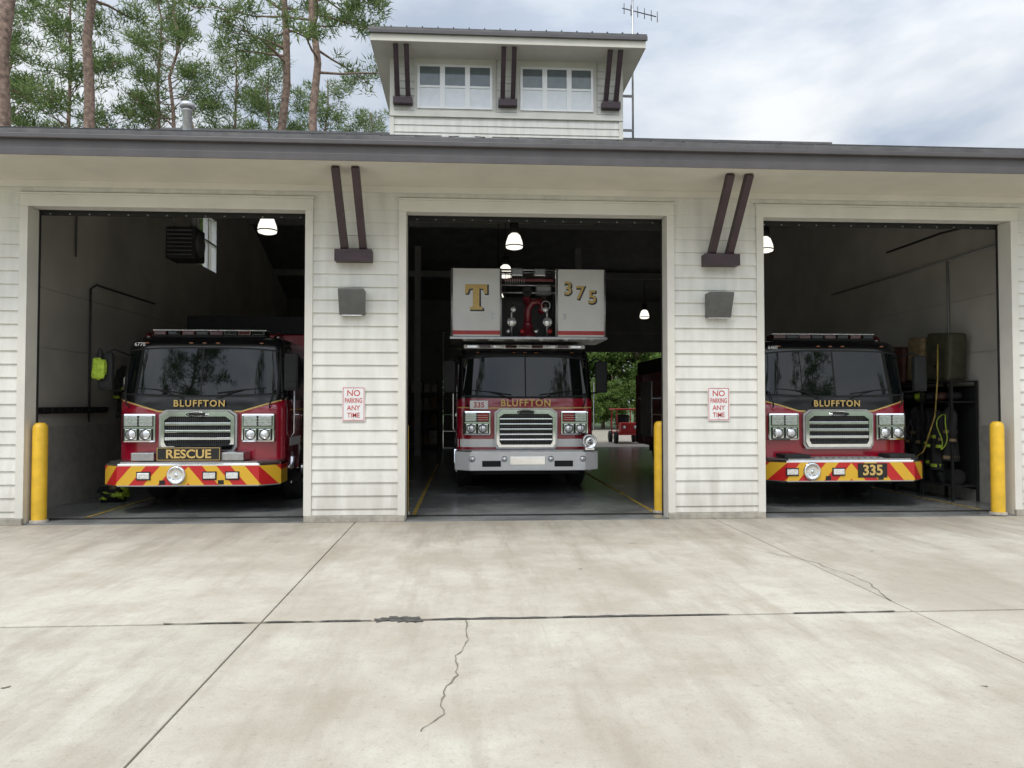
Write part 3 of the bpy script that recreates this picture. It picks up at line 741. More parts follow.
def truck(loc, style, length=9.0, body_top=3.0):
    T = empty('fire_truck' if style != 'tower' else 'ladder_truck', loc)
    up = M_black; low = M_red
    YBk = 3.0
    zs_low = [.58, .7, .9, 1.1, 1.3, 1.5, 1.66]
    zs_up = [1.66, 1.72, 1.85, 2.0, 2.15, 2.3, 2.40, 2.46, 2.50, 2.54, 2.575, 2.60, 2.62]
    cab_shell('cab_lower', zs_low, low, T, YBk, cap=True)
    cab_shell('cab_upper', [z+0.0005 for z in zs_up], up, T, YBk-0.002)
    wl = lambda x: 1.735+0.03*(abs(x)/1.05)**2; wh = lambda x: 2.44-0.04*(abs(x)/1.05)**3
    patch('windshield_seal', 1.13, lambda x: wl(x)-.03, lambda x: wh(x)+.025, .006, M_matblack, T)
    patch('windshield', 1.10, wl, wh, .014, M_glass, T)
    patch('centre_post', .012, lambda x: 1.735, lambda x: 2.44, .018, M_matblack, T, nx=2)
    for x in (-.85, -.2, 0, .2, .85): box('clearance_lamp', x-.03, x+.03, .60, .70, 2.515, 2.535, M_amber, T, bev=.01)
    for s in (-1, 1):
        tube('wiper_arm', [(s*.25, .41, 1.69), (s*.45, .43, 1.77), (s*.62, .455, 1.81)], .009, M_matblack, T, n=6)
        tube('wiper_blade', [(s*.25, .436, 1.765), (s*.62, .455, 1.815), (s*.95, .50, 1.84)], .008, M_matblack, T, n=6)
        tube('grab_handle', [(s*1.02, .44, 1.55), (s*1.04, .38, 1.6), (s*1.08, .42, 1.78), (s*1.10, .5, 1.8)], .012, M_matblack, T, n=6)
    if style == 'tower':
        patch('red_band', 1.21, lambda x: 1.535+.015*abs(x), lambda x: 1.70, .004, M_red, T, nz=3)
        patch('stripe_band', 1.2, lambda x: 1.51+.015*abs(x), lambda x: 1.53+.015*abs(x), .005, M_gold, T, nz=1)
        text('cab_name', 'BLUFFTON', (0, .412, 1.615), .165, M_gold, T, sx=1.0, bold=.003, spacing=1.15)
        patch('white_band', 1.2, lambda x: .84, lambda x: .98, .004, M_white, T, nz=2)
    else:
        bl = lambda x: 1.50+max(0, abs(x)-.60)*.30
        patch('black_band', 1.21, bl, lambda x: 1.70, .004, M_black, T, nz=3)
        patch('gold_stripe', 1.215, lambda x: bl(x)-.022, lambda x: bl(x), .0055, M_gold, T, nz=1)
        text('cab_name', 'BLUFFTON', (0, .412, 1.605), .135, M_gold, T, sx=1.0, bold=.003, spacing=1.2)
    # grille
    gz0, gz1, gw = (.84, 1.50, .52) if style == 'tower' else (.93, 1.49, .53)
    c = .07
    def octg(w_, z0, z1, c): return [(-w_, z0+c), (-w_+c*.6, z0), (w_-c*.6, z0), (w_, z0+c), (w_, z1-c), (w_-c*1.4, z1), (-w_+c*1.4, z1), (-w_, z1-c)]
    ring_extrude('grille_frame', octg(gw, gz0, gz1, c), octg(gw-.05, gz0+.045, gz1-.075, c*.8), .345, .46, M_chrome, T)
    ring_extrude('grille_frame_outer', octg(gw+.035, gz0-.03, gz1+.025, c), octg(gw+.004, gz0-.004, gz1+.004, c), .375, .46, M_alu, T)
    poly_extrude('grille_back', octg(gw-.02, gz0+.02, gz1-.02, c), .425, .445, M_matblack, T)
    n = 5 if style == 'tower' else 3
    for k in range(1, n+1):
        z = gz0+.045+(gz1-gz0-.12)*k/(n+1)
        hb = .012 if style == 'tower' else .02
        box('grille_bar', -gw+.053, gw-.053, .352, .40, z-hb, z+hb, M_chrome, T, bev=.006)
    for k in range(34):
        x = -gw+.06+(2*gw-.12)*k/33
        box('grille_mesh', x-.003, x+.003, .405, .418, gz0+.05, gz1-.08, M_mesh, T)
    for k in range(16):
        z = gz0+.06+(gz1-gz0-.16)*k/15
        box('grille_mesh', -gw+.06, gw-.06, .409, .421, z-.003, z+.003, M_mesh, T)
    zq = gz1-.045
    lathe('badge', [(0, .03), (.10, .026), (.14, 0)], (0, .345, 0), (0, -1, 0), M_chrome, T, n=24)
    bo_ = T.children[-1] if len(T.children) else None
    o_ = bpy.data.objects[-1] if False else None
    box('badge_plate', -.12, .12, .312, .3165, zq-.012, zq+.016, M_black, T)
    for ch in T.children:
        if ch.name.startswith('badge') and not ch.name.startswith('badge_plate'):
            ch.scale = (1.2, 1, .28); ch.location = (0, 0, zq)
    # headlamp clusters
    hz0 = 1.03 if style != 'tower' else 1.05
    for s in (-1, 1):
        xc = s*.865
        x0, x1 = xc-.245, xc+.245
        box('lamp_bezel', x0, x1, .385, .64, hz0, hz0+.43, M_chrome, T, bev=.035)
        box('lamp_recess', x0+.03, x1-.03, .379, .3845, hz0+.03, hz0+.205, M_matblack, T)
        for k in (-1, 1):
            cx = xc+k*.104
            box('headlamp_cell', cx-.088, cx+.088, .365, .3785, hz0+.038, hz0+.198, M_chrome, T, bev=.02)
            lathe('headlamp', [(0, .025), (.045, .02), (.070, .0)], (cx, .365, hz0+.118), (0, -1, 0), M_lens, T, n=20)
            lathe('lamp_ring', [(.070, 0), (.076, .006), (.080, 0)], (cx, .364, hz0+.118), (0, -1, 0), M_matblack, T, n=20)
        box('upper_recess', x0+.03, x1-.03, .379, .3845, hz0+.235, hz0+.40, M_matblack, T)
        box('warning_lamp', x0+.04, xc-.012, .365, .3785, hz0+.245, hz0+.39, M_redlens if s > 0 and style == 'tower' else M_lens, T, bev=.02)
        box('turn_lamp', xc+.012, x1-.04, .365, .3785, hz0+.245, hz0+.39, M_lens if s > 0 or style != 'tower' else M_redlens, T, bev=.02)
        for q in range(3): box('lens_rib', x0+.045, x1-.045, .362, .3645, hz0+.27+q*.04, hz0+.276+q*.04, M_alu, T)
    # bumper
    bw = 1.25; bz0, bz1 = (.46, .78) if style == 'tower' else (.42, .75)
    plan = [(-bw, .62), (-bw, .22), (-bw+.26, 0), (bw-.26, 0), (bw, .22), (bw, .62)]
    bm = bmesh.new(); vs = [bm.verts.new((x, y, bz0)) for x, y in plan]; f = bm.faces.new(vs)
    r_ = bmesh.ops.extrude_face_region(bm, geom=[f]); bmesh.ops.translate(bm, verts=[v for v in r_['geom'] if isinstance(v, bmesh.types.BMVert)], vec=(0, 0, bz1-bz0))
    bevel(bm, .018)
    bm_obj('bumper', bm, M_white if style == 'tower' else M_chrome, T)
    bm = bmesh.new(); vs = [bm.verts.new((x*.97, y+.03, bz1+.001)) for x, y in plan]; f = bm.faces.new(vs)
    r_ = bmesh.ops.extrude_face_region(bm, geom=[f]); bmesh.ops.translate(bm, verts=[v for v in r_['geom'] if isinstance(v, bmesh.types.BMVert)], vec=(0, 0, .02))
    bm_obj('tread_plate', bm, M_alu, T)
    if style != 'tower':
        P = [(-bw-.003, .60), (-bw-.003, .217), (-bw+.258, -.004), (bw-.258, -.004), (bw+.003, .217), (bw+.003, .60)]
        V, F = [], []
        for i, (x, y) in enumerate(P): V += [(x, y, bz0+.02), (x, y, bz1-.035)]
        for i in range(len(P)-1): F.append((2*i, 2*i+2, 2*i+3, 2*i+1))
        mesh('chevron_sheeting', V, F, M_chev, T)
        sx_ = -.16 if style == 'rescue' else -.62
        lathe('siren_ring', [(.135, 0), (.135, .03), (.11, .045), (.10, .03), (.06, .035), (.02, .02), (0, .05)], (sx_, -.005, .585), (0, -1, 0), M_chrome, T)
        for x in ((-.62, .3, .62) if style == 'rescue' else (-.92, -.2)):
            box('bumper_lamp', x-.085, x+.085, -.03, -.005, .53, .62, M_lens, T, bev=.015); box('lamp_bezel', x-.10, x+.10, -.015, -.0045, .515, .635, M_matblack, T, bev=.005)
        for x in (-.36, .46): box('tow_hole', x-.04, x+.04, -.010, -.005, .45, .51, M_matblack, T)
    else:
        for x in (-.62, .62): box('tow_opening', x-.16, x+.16, -.012, -.001, .53, .63, M_matblack, T, bev=.003)
        box('bumper_recess', -.30, .30, -.012, -.001, .56, .70, M_chrome, T, bev=.004)
        for x in (-.95, .95, -.40, .40): lathe('bumper_lamp', [(0, .03), (.04, .026), (.055, 0)], (x, -.002, .66), (0, -1, 0), M_lens, T, n=18)
        lathe('mechanical_siren', [(.09, -.22), (.12, -.2), (.13, -.05), (.13, 0), (.115, .03), (.10, .0), (.03, .0), (.02, .03), (0, .035)], (1.08, .05, .95), (0, -1, 0), M_chrome, T)
        box('siren_pedestal', 1.0, 1.16, .04, .25, .80, .86, M_chrome, T, bev=.01)
        box('unit_plate', -.99, -.67, .36, .375, 1.51, 1.66, M_white, T, bev=.006)
        text('unit_number', '335', (-.83, .357, 1.58), .13, M_signr, T, bold=.003)
    if style == 'rescue':
        box('name_board', -.45, .45, .0, .04, .785, .985, M_black, T, bev=.01)
        oo = [(-.44, .795), (.44, .795), (.44, .975), (-.44, .975)]; ii = [(-.433, .802), (.433, .802), (.433, .968), (-.433, .968)]
        ring_extrude('name_border', oo, ii, -.004, -.001, M_gold, T)
        text('name_board_text', 'RESCUE', (0, -.004, .88), .17, M_gold, T, sx=1.08, bold=.004)
        for x in (-.66, .60): box('hose_tray', x-.16, x+.16, .04, .4, .785, .90, M_alu, T, bev=.01)
        # folded safety vest hung on the mirror arm
        blob('hanging_vest', .10, .05, .15, M_hiviz, T, (-1.40, .30, 2.12), 33, .12)
        blob('hanging_strap', .03, .03, .09, M_matblack, T, (-1.40, .32, 2.33), 34, .1)
    if style == 'engine':
        box('number_plate', .10, .56, -.012, -.005, .485, .70, M_black, T, bev=.003)
        text('unit_number_face', '335', (.33, -.015, .59), .215, M_gold, T, bold=.006, ext=.002)
        for x in (-.8, .85): box('hose_tray', x-.2, x+.2, .06, .4, .775, .83, M_matblack, T, bev=.01)
        text('roof_number', '6460', (-.95, .60, 2.50), .08, M_white, T)
        for k in range(11): box('bumper_step_rib', -.5+k*.1-.03, -.5+k*.1+.03, .05, .3, .772, .785, M_steel, T)
    if style == 'rescue': text('roof_number', '6770', (-.95, .60, 2.50), .08, M_white, T)
    # light bar
    if style != 'tower':
        box('lightbar_base', -.86, .86, .82, 1.10, 2.635, 2.665, M_matblack, T, bev=.01)
        for k in range(8):
            x0 = -.85+k*.2125
            box('lightbar_module', x0+.006, x0+.206, .80, 1.12, 2.666, 2.735, M_dkred if k % 2 == 0 else M_glass, T, bev=.02)
        box('lightbar_cover', -.86, .86, .83, 1.09, 2.736, 2.75, M_lens, T, bev=.01)
        for x in (-1.0, 1.0): lathe('beacon', [(0, .12), (.05, .11), (.075, .04), (.075, 0)], (x, 1.05, 2.61), (0, 0, 1), M_dkred, T, n=18)
        for x in (-.5, .5): lathe('air_horn', [(.07, 0), (.055, .03), (.03, .1), (.025, .45)], (x, 1.2, 2.68), (0, 1, 0), M_chrome, T, n=16)
    else:
        box('lightbar_base', -1.10, 1.10, .66, .84, 2.60, 2.67, M_white, T, bev=.02)
        for k in range(9):
            x0 = -1.05+k*.235
            box('lightbar_module', x0, x0+.2, .63, .66, 2.61, 2.66, [M_lens, M_dkred][k % 2], T, bev=.01)
    # mirrors
    for s in (-1, 1):
        tube('mirror_arm', [(s*1.17, .75, 2.34), (s*1.28, .5, 2.42), (s*1.34, .40, 2.36)], .016, M_matblack, T, n=6)
        tube('mirror_arm', [(s*1.21, .70, 1.80), (s*1.28, .48, 1.80), (s*1.34, .42, 1.86)], .014, M_matblack, T, n=6)
        box('mirror_head', s*1.35-.105, s*1.35+.105, .36, .46, 1.80, 2.36, M_matblack, T, bev=.035)
        box('convex_mirror', s*1.35-.08, s*1.35+.08, .345, .359, 1.84, 1.94, M_matblack, T, bev=.005)
        box('mirror_glass', s*1.35-.085, s*1.35+.085, .461, .466, 1.9, 2.32, M_lens, T)
    for s in (-1, 1):
        def sp_(nm, y0, y1, z0, z1, d_, m_, b_=.0):
            x0, x1 = sorted((s*(1.222-(0 if z0 < 1.69 else .06)), s*(1.222+d_))); return box(nm, x0, x1, y0, y1, z0, z1, m_, T, bev=b_)
        sp_('side_window', .95, 1.65, 1.76, 2.38, -.012, M_glass, .003); sp_('side_window', 2.05, 2.75, 1.76, 2.38, -.012, M_glass, .003)
        for y in (.90, 1.75, 1.98, 2.85): sp_('door_gap', y, y+.012, .62, 1.66, .006, M_matblack)
        sp_('gold_side_stripe', .88, 2.98, 1.50, 1.525, .007, M_gold); sp_('reflective_stripe', .88, 2.98, .95, 1.08, .007, M_white)
        sp_('door_handle', 1.55, 1.70, 1.36, 1.42, .04, M_chrome, .01); sp_('door_handle', 2.62, 2.77, 1.36, 1.42, .04, M_chrome, .01)
        tube('grab_rail', [(s*1.23, .86, 1.1), (s*1.29, .86, 1.15), (s*1.29, .86, 2.0), (s*1.21, .86, 2.05)], .016, M_chrome, T, n=8)
        sp_('cab_step', .95, 1.30, .36, .40, .02, M_alu, .005)
        V, F = [], []
        for k in range(25):
            a = math.pi*k/24
            for r_ in (.56, .66):
                V.append((s*1.235, 1.95+r_*math.cos(a)*1.05, .50+r_*math.sin(a)))
                V.append((s*1.275, 1.95+r_*math.cos(a)*1.05, .50+r_*math.sin(a)))
        for k in range(24):
            i = 4*k; F += [(i, i+2, i+6, i+4), (i+1, i+5, i+7, i+3), (i, i+4, i+5, i+1), (i+2, i+3, i+7, i+6)]
        mesh('wheel_arch', V, F, M_chrome, T)
        wheel(T, s*1.09, 1.95, s); wheel(T, s*1.09, length-2.2, s)
        if style == 'tower': wheel(T, s*1.09, length-3.5, s)
        wheel(T, s*.80, length-2.2, s)
    box('chassis', -.95, .95, .45, length-.3, .36, .60, M_matblack, T)
    box('front_axle', -.95, .95, 1.85, 2.05, .42, .60, M_matblack, T); lathe('differential', [(0, .2), (.15, .15), (.2, 0), (.15, -.15), (0, -.2)], (0, 1.95, .45), (0, 1, 0), M_matblack, T)
    for s in (-1, 1): box('mud_flap', s*.95-.16, s*.95+.16, 2.6, 2.62, .12, .6, M_matblack, T)
    bt = body_top
    box('body', -1.245, 1.245, YBk+.12, length, .56, bt-.35, low, T, bev=.02)
    box('body_top', -1.20, 1.20, YBk+.14, length-.02, bt-.349, bt, M_matblack, T, bev=.03)
    for s in (-1, 1):
        y = YBk+.3
        while y+1.2 < length-.1:
            if abs(y+.6-(length-2.2)) > .75:
                x0, x1 = sorted((s*1.246, s*1.262)); box('roller_shutter', x0, x1, y, y+1.15, .8, bt-.55, M_alu, T, bev=.004)
            y += 1.3
    return T

truck((-3.97, 10.95, 0), 'rescue', 9.0, 3.24)
truck((5.83, 11.0, 0), 'engine', 9.0, 2.72)
TT = truck((1.05, 12.75, 0), 'tower', 11.0, 2.55)

# elevating platform (bucket) over the cab of the ladder truck
bk = empty('platform_bucket', (.03, 0, 0)); bk.parent = TT
yb0 = .10; zb0, zb1 = 2.72, 3.95
for s in (-1, 1):
    x0, x1 = sorted((s*.47, s*1.35))
    box('side_panel', x0, x1, yb0, yb0+.10, zb0+.05, zb1, M_white, bk, bev=.012)
    box('red_stripe', x0+.004, x1-.004, yb0-.004, yb0-.0005, zb0+.08, zb0+.15, M_signr, bk)
    x0, x1 = sorted((s*1.28, s*1.35)); box('end_panel', x0, x1, yb0+.101, yb0+1.1, zb0+.05, zb1, M_white, bk, bev=.012)
    for xx in (.49, 1.33):
        tube('corner_post', [(s*xx, yb0-.01, zb0+.05), (s*xx, yb0-.01, zb1+.0)], .014, M_alu, bk, n=8)
    box('panel_latch', s*.62-.02, s*.62+.02, yb0-.012, yb0-.0005, zb0+.35, zb0+.45, M_alu, bk, bev=.004)
box('floor_tray', -1.37, 1.37, yb0-.02, yb0+1.15, zb0, zb0+.049, M_alu, bk, bev=.01)
for k in range(6): lathe('under_lamp', [(0, .03), (.05, .02), (.06, 0)], (-1.1+k*.44, yb0+.05, zb0), (0, 0, -1), M_lens, bk, n=14)
box('back_gate', -.46, .46, yb0+.9, yb0+.95, zb0+.14, zb0+.8, M_hgrey, bk)
for z in (zb0+.82, zb1-.28, zb1-.01): tube('gate_rail', [(-.47, yb0+.06, z), (.47, yb0+.06, z)], .017, M_alu, bk, n=8)
tube('top_rail', [(-1.3, yb0+.5, zb1+.02), (1.3, yb0+.5, zb1+.02)], .018, M_alu, bk, n=8)
def letter_T(off, m_, y, g):
    x, z = -.915+off, 3.48-off*.8
    pts = [(-.19-g, .19+g), (-.19-g, .03-g), (-.15+g, .03-g), (-.12+g, .11-g), (-.055-g, .12-g), (-.055-g, -.19+g), (-.11-g, -.215), (-.11-g, -.25-g), (.11+g, -.25-g), (.11+g, -.215), (.055+g, -.19+g), (.055+g, .12-g), (.12-g, .11-g), (.15-g, .03-g), (.19+g, .03-g), (.19+g, .19+g)]
    poly_extrude('letter_T', [(x+px, z+pz) for px, pz in pts], y-.002, y, m_, bk)
letter_T(.018, M_black, yb0-.002, .012); letter_T(0, M_gold, yb0-.005, 0)
for i, ch in enumerate('375'):
    text('digit_shadow', ch, (.68+i*.215+.012, yb0-.004, 3.60-i*.075-.010), .32, M_black, bk, bold=.016, ext=.002)
    text('digit', ch, (.68+i*.215, yb0-.008, 3.605-i*.075), .32, M_gold, bk, bold=.004, ext=.002)
lathe('monitor_base', [(.16, 0), (.16, .06), (.10, .09), (.09, .25)], (0, yb0+.25, zb0+.05), (0, 0, 1), M_rust, bk)
A = [(0, yb0+.25, zb0+.26), (0, yb0+.25, zb0+.55), (.08, yb0+.22, zb0+.68), (.22, yb0+.18, zb0+.68), (.27, yb0+.15, zb0+.58), (.22, yb0+.08, zb0+.5)]
tube('monitor_elbow', A, .066, M_rust, bk, n=14)
tube('monitor_barrel', [(-.02, yb0+.22, zb0+.68), (-.04, yb0+.05, zb0+.74), (-.06, yb0-.12, zb0+.76)], [.07, .06, .05], M_rust, bk, n=14)
lathe('nozzle', [(.05, 0), (.055, .1), (.085, .2), (.085, .26), (.06, .27), (0, .22)], (-.06, yb0-.12, zb0+.76), (0, -1, .1), M_matblack, bk)
lathe('handwheel', [(.075, 0), (.085, .012), (.075, .024), (.065, .012), (.075, 0)], (.30, yb0+.06, zb0+.60), (0, -1, 0), M_alu, bk)
for x in (-.30, .32):
    lathe('flood_lamp', [(0, .04), (.07, .035), (.085, 0), (.06, -.08)], (x, yb0-.02, zb0+.30), (0, -1, 0), M_lens, bk, n=20)
    tube('lamp_post', [(x, yb0+.05, zb0+.05), (x, yb0+.05, zb0+.45), (x*.9, yb0+.05, zb0+.62)], .02, M_alu, bk, n=8)
    lathe('small_lamp', [(0, .03), (.04, .026), (.05, 0)], (x*.9, yb0-.0, zb0+.52), (0, -1, 0), M_lens, bk, n=16)
for i in range(4):
    x = -.36+i*.24
    lathe('valve', [(0, .05), (.035, .045), (.04, 0), (.03, -.05)], (x, yb0-.02, zb0+.14), (0, -1, 0), [M_chrome, M_redlens][i % 2], bk, n=14)
tube('cable', [(.4, yb0+.1, zb0+1.0), (.44, yb0+.02, zb0+.6), (.38, yb0, zb0+.35), (.2, yb0+.02, zb0+.2)], .014, M_matblack, bk, n=6)
tube('cable', [(-.4, yb0+.1, zb0+1.0), (-.42, yb0+.02, zb0+.6), (-.36, yb0, zb0+.4)], .014, M_matblack, bk, n=6)
box('control_box', .14, .40, yb0+.10, yb0+.3, zb0+.80, zb0+.98, M_steel, bk, bev=.02)
box('spot_housing', -.30, -.10, yb0+.03, yb0+.2, zb1-.12, zb1+.02, M_alu, bk, bev=.02); box('spot_housing', .10, .30, yb0+.03, yb0+.2, zb1-.12, zb1+.02, M_alu, bk, bev=.02)
for k in range(9): tube('basket_wire', [(-.40+k*.04, yb0+.05, zb1-.28), (-.40+k*.04, yb0+.05, zb1-.05)], .005, M_alu, bk, n=5)
box('winch_bar', -.44, .44, yb0+.12, yb0+.2, zb1-.20, zb1-.15, M_rust, bk, bev=.01)
bo = empty('aerial_boom'); bo.parent = TT
for s in (-1, 1):
    for z in (3.05, 3.6): beam('chord', (s*.42, 1.3, z), (s*.42, 10.4, z-.1), .09, .09, M_steel, bo)
    y = 1.4
    while y < 10.2:
        beam('lattice', (s*.42, y, 3.05), (s*.42, y+.45, 3.58), .04, .04, M_steel, bo); beam('lattice', (s*.42, y+.9, 3.05), (s*.42, y+.45, 3.58), .04, .04, M_steel, bo); y += .9
y = 1.4
while y < 10.2: tube('rung', [(-.42, y, 3.05), (.42, y, 3.05)], .018, M_alu, bo, n=6); y += .36
box('boom_mount', -.4, .4, 1.15, 1.35, 2.9, 3.6, M_hgrey, bo, bev=.02)
box('turntable', -.7, .7, 8.8, 10.2, 2.56, 3.0, M_steel, bo, bev=.05)

# ---------------------------------------------------------------- small machine behind the station
ut = empty('utility_cart', (6.55, 30.5, 0))
m_cr = mat('cart_red', (0.45, 0.03, 0.03), 0.4)
for (x, y) in ((-.5, -.6), (.5, -.6), (-.5, .6), (.5, .6)): lathe('wheel', [(0, .07), (.15, .08), (.24, .06), (.24, -.06), (.15, -.08), (0, -.07)], (x, y, .24), (1, 0, 0), M_tyre, ut, n=20)
box('deck', -.45, .45, -.85, .85, .35, .45, m_cr, ut, bev=.02); box('hood', -.35, .35, -.85, -.3, .45, .85, m_cr, ut, bev=.05)
box('seat', -.28, .28, .1, .5, .6, .72, M_matblack, ut, bev=.04); box('seat_back', -.28, .28, .48, .58, .72, 1.15, M_matblack, ut, bev=.04)
for (x, y) in ((-.4, -.3), (.4, -.3), (-.4, .8), (.4, .8)): tube('roof_post', [(x, y, .45), (x, y, 1.35)], .025, m_cr, ut)
box('canopy', -.5, .5, -.4, .9, 1.35, 1.41, m_cr, ut, bev=.02)
tube('steering', [(0, -.3, .8), (0, -.1, 1.0)], .02, M_matblack, ut)
for s in (-1, 1): lathe('lamp', [(0, .02), (.05, .015), (.06, 0)], (s*.22, -.86, .66), (0, -1, 0), M_lens, ut, n=12)

# ---------------------------------------------------------------- trees
def add_tris(centers, rng, per, spread, ln, wd, upb):
    C = np.repeat(centers, per, axis=0); n = len(C)
    o = rng.normal(size=(n, 3)); o /= np.linalg.norm(o, axis=1)[:, None]
    rad = rng.random((n, 1))**0.5*spread; rad = rad*np.array([[1, 1, .6]])
    base = C+o*rad
    dr = o*0.8+rng.normal(size=(n, 3))*0.6; dr[:, 2] += upb; dr /= np.linalg.norm(dr, axis=1)[:, None]
    sd = np.cross(dr, rng.normal(size=(n, 3))); sd /= np.linalg.norm(sd, axis=1)[:, None]
    l_ = ln*(0.6+0.8*rng.random((n, 1))); w_ = wd*(0.6+0.8*rng.random((n, 1)))
    return base, dr*l_, sd*w_
def build_tree(name, seed, H, crown0, R0, r_trunk, kind='pine', lean=(0, 0), nl=46, per=32, subf=2.0, spread=.38):
    rnd = random.Random(seed); rng = np.random.default_rng(seed)
    V, F = [], []
    def addtube(pts, rads, n):
        v, f = tube_geo(pts, rads, n, False, base=len(V)); V.extend(v); F.extend(f)
    pts = []; ns = 14
    wob = [(rnd.uniform(-.12, .12), rnd.uniform(-.12, .12)) for _ in range(ns+1)]
    for i in range(ns+1):
        t = i/ns; pts.append(Vector((lean[0]*t+wob[i][0]*t*2, lean[1]*t+wob[i][1]*t*2, H*t-.2)))
    rads = [r_trunk*(1-.82*(i/ns)**1.1)*(1.25 if i == 0 else 1) for i in range(ns+1)]
    addtube(pts, rads, 12)
    def trunk(z):
        t = max(0, min(.999, z/H))*ns; i = int(t); return pts[i].lerp(pts[i+1], t-i)
    cent = []
    for k in range(nl):
        if kind == 'pine':
            t = (k+rnd.random())/nl; z = crown0+(H*.985-crown0)*t
            Lb = R0*(0.35+0.65*math.sin(math.pi*min(1, .18+t*.86)))*rnd.uniform(.55, 1.15)
            el = R(rnd.uniform(-8, 25)+t*28)
        else:
            t = rnd.random(); z = crown0+(H*.9-crown0)*t*.8
            Lb = R0*(math.sin(math.pi*(.2+.7*t)))*rnd.uniform(.7, 1.2); el = R(rnd.uniform(5, 45)+t*30)
        az = rnd.uniform(0, 2*math.pi); p0 = trunk(z)
        dirv = Vector((math.cos(az)*math.cos(el), math.sin(az)*math.cos(el), math.sin(el)))
        P = [p0]
        for q in range(1, 5):
            s = q/4; P.append(p0+dirv*Lb*s+Vector((rnd.uniform(-.15, .15), rnd.uniform(-.15, .15), -0.25*s*s*Lb*.25+rnd.uniform(-.1, .1))))
        r0 = max(.02, r_trunk*.24*(1-.5*t)); addtube(P, [r0, r0*.75, r0*.55, r0*.35, r0*.15], 5)
        nsub = max(3, int(Lb*subf))
        for q in range(nsub):
            s = rnd.uniform(.45, 1.0); i = min(3, int(s*4)); b = P[i].lerp(P[i+1], s*4-i)
            off = Vector((rnd.gauss(0, 1), rnd.gauss(0, 1), rnd.gauss(.25, .5))).normalized()*rnd.uniform(.3, .9)*(1.0 if kind == 'pine' else 1.4)
            e_ = b+off; addtube([b, b.lerp(e_, .6)+Vector((0, 0, .05)), e_], [.016, .011, .005], 3)
            cent.append(tuple(e_))
            if rnd.random() < .6: cent.append(tuple(b.lerp(e_, .55)))
    cent = np.array(cent)
    if kind == 'pine': base, dl, sw = add_tris(cent, rng, per, spread, .30, .026, .45)
    else: base, dl, sw = add_tris(cent, rng, per, .62, .22, .09, .0)
    nV = len(V); n = len(base)
    if kind == 'pine':
        nv = np.stack([base-sw, base+sw, base+dl], axis=1).reshape(-1, 3); k_ = 3
    else:
        nv = np.stack([base, base+dl*.5+sw, base+dl, base+dl*.5-sw], axis=1).reshape(-1, 3); k_ = 4
    allv = np.vstack([np.array([tuple(v) for v in V]), nv])
    me = bpy.data.meshes.new(name)
    me.vertices.add(len(allv)); me.vertices.foreach_set('co', allv.ravel())
    loops = [i for f in F for i in f]; starts = []; tot = []; c_ = 0
    for f in F: starts.append(c_); tot.append(len(f)); c_ += len(f)
    li = np.concatenate([np.array(loops, dtype=np.int32), np.arange(nV, nV+n*k_, dtype=np.int32)])
    ls = np.concatenate([np.array(starts, dtype=np.int32), c_+k_*np.arange(n, dtype=np.int32)])
    lt = np.concatenate([np.array(tot, dtype=np.int32), np.full(n, k_, dtype=np.int32)])
    me.loops.add(len(li)); me.loops.foreach_set('vertex_index', li)
    me.polygons.add(len(ls)); me.polygons.foreach_set('loop_start', ls); me.polygons.foreach_set('loop_total', lt)
    me.materials.append(M_bark); me.materials.append(M_needle if kind == 'pine' else M_leaf)
    mi = np.concatenate([np.zeros(len(F), dtype=np.int32), np.ones(n, dtype=np.int32)])
    me.polygons.foreach_set('material_index', mi)
    me.update(calc_edges=True); me.validate()
    return me
pA = build_tree('pine_a', 11, 26, 15.5, 5.0, .27, lean=(.9, .3), nl=26, subf=2.6, spread=.34)
pA2 = build_tree('pine_a2', 21, 27, 15.0, 4.6, .25, lean=(-.5, .3), nl=26, subf=2.6, spread=.34)
pB = build_tree('pine_b', 12, 24, 9.0, 3.8, .20, lean=(-.4, .2), nl=56)
pC = build_tree('pine_c', 13, 21, 7.0, 3.6, .18, lean=(.2, -.2), nl=60)
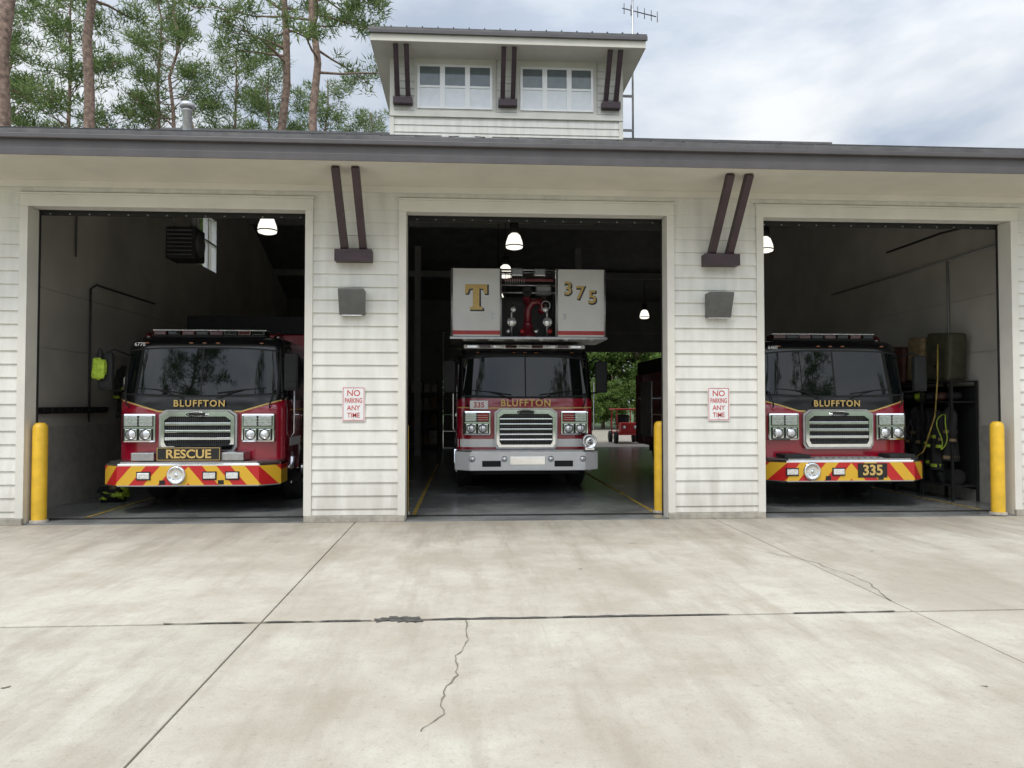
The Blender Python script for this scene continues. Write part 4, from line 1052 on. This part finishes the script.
pD = build_tree('pine_tall', 14, 30, 18.5, 4.5, .32, lean=(.5, 0), nl=30)
bA = build_tree('broad_a', 15, 13, 2.5, 4.6, .22, 'broad', nl=44, per=44)
bB = build_tree('broad_b', 16, 9, 1.0, 3.8, .16, 'broad', nl=40, per=44)
def put(name, me, x, y, rz=0, s=1.0, parent=None):
    o = bpy.data.objects.new(name, me); COL.objects.link(o); o.location = (x, y, -.13); o.rotation_euler[2] = rz; o.scale = (s, s, s)
    if parent: o.parent = parent
    return o
put('pine_tree', pD, -15.6, 25.5, 0, 1.05)
put('pine_tree', pD, -13.9, 28.0, 2.0, .90)
put('pine_tree', pA, -7.9, 30.0, 0.1, 1.0)
put('pine_tree', pA2, -6.1, 29.0, 3.0, .98)
for (m_, x, y, rz, s) in ((pB, -22, 36, 1, .97), (pC, -18.8, 36, 2, 1.05), (pB, -16.5, 40, 3, 1.0), (pB, -14.3, 36, 4, .93), (pC, -12.2, 40, 5, 1.0),
                          (pC, -9.6, 36, 1.5, .86), (pC, -7.2, 39, 2.5, .90), (pC, -4.6, 37, 3.5, .78), (pB, -25, 41, 4.4, 1.0)):
    put('pine_tree', m_, x, y, rz, s)
for k, x in enumerate((-27, -22, -17.5, -13, -8.6)):
    put('oak_tree', bA, x, 45+(k*37 % 5), k*1.3, 1.42+.07*((k*7) % 3))
tl = empty('distant_tree_line')
rr = random.Random(5)
for k in range(12):
    x = -4+k*2.6+rr.uniform(-1, 1); put('tree', [bA, bB][k % 2], x, rr.uniform(50, 60), rr.uniform(0, 6), rr.uniform(.8, 1.1), tl)
tb = empty('tree_line')
for k in range(12):
    x = -46+k*8.2+rr.uniform(-1.5, 1.5); put('tree', [bA, pC][k % 2], x, rr.uniform(-36, -30), rr.uniform(0, 6), rr.uniform(1.0, 1.3), tb)
for k in range(5): put('shrub', bB, 5+k*2.2, 47+rr.uniform(-1, 1), rr.uniform(0, 6), .42)

scene.view_settings.view_transform = 'Standard'; scene.view_settings.look = 'None'; scene.view_settings.exposure = 0; scene.view_settings.gamma = 1
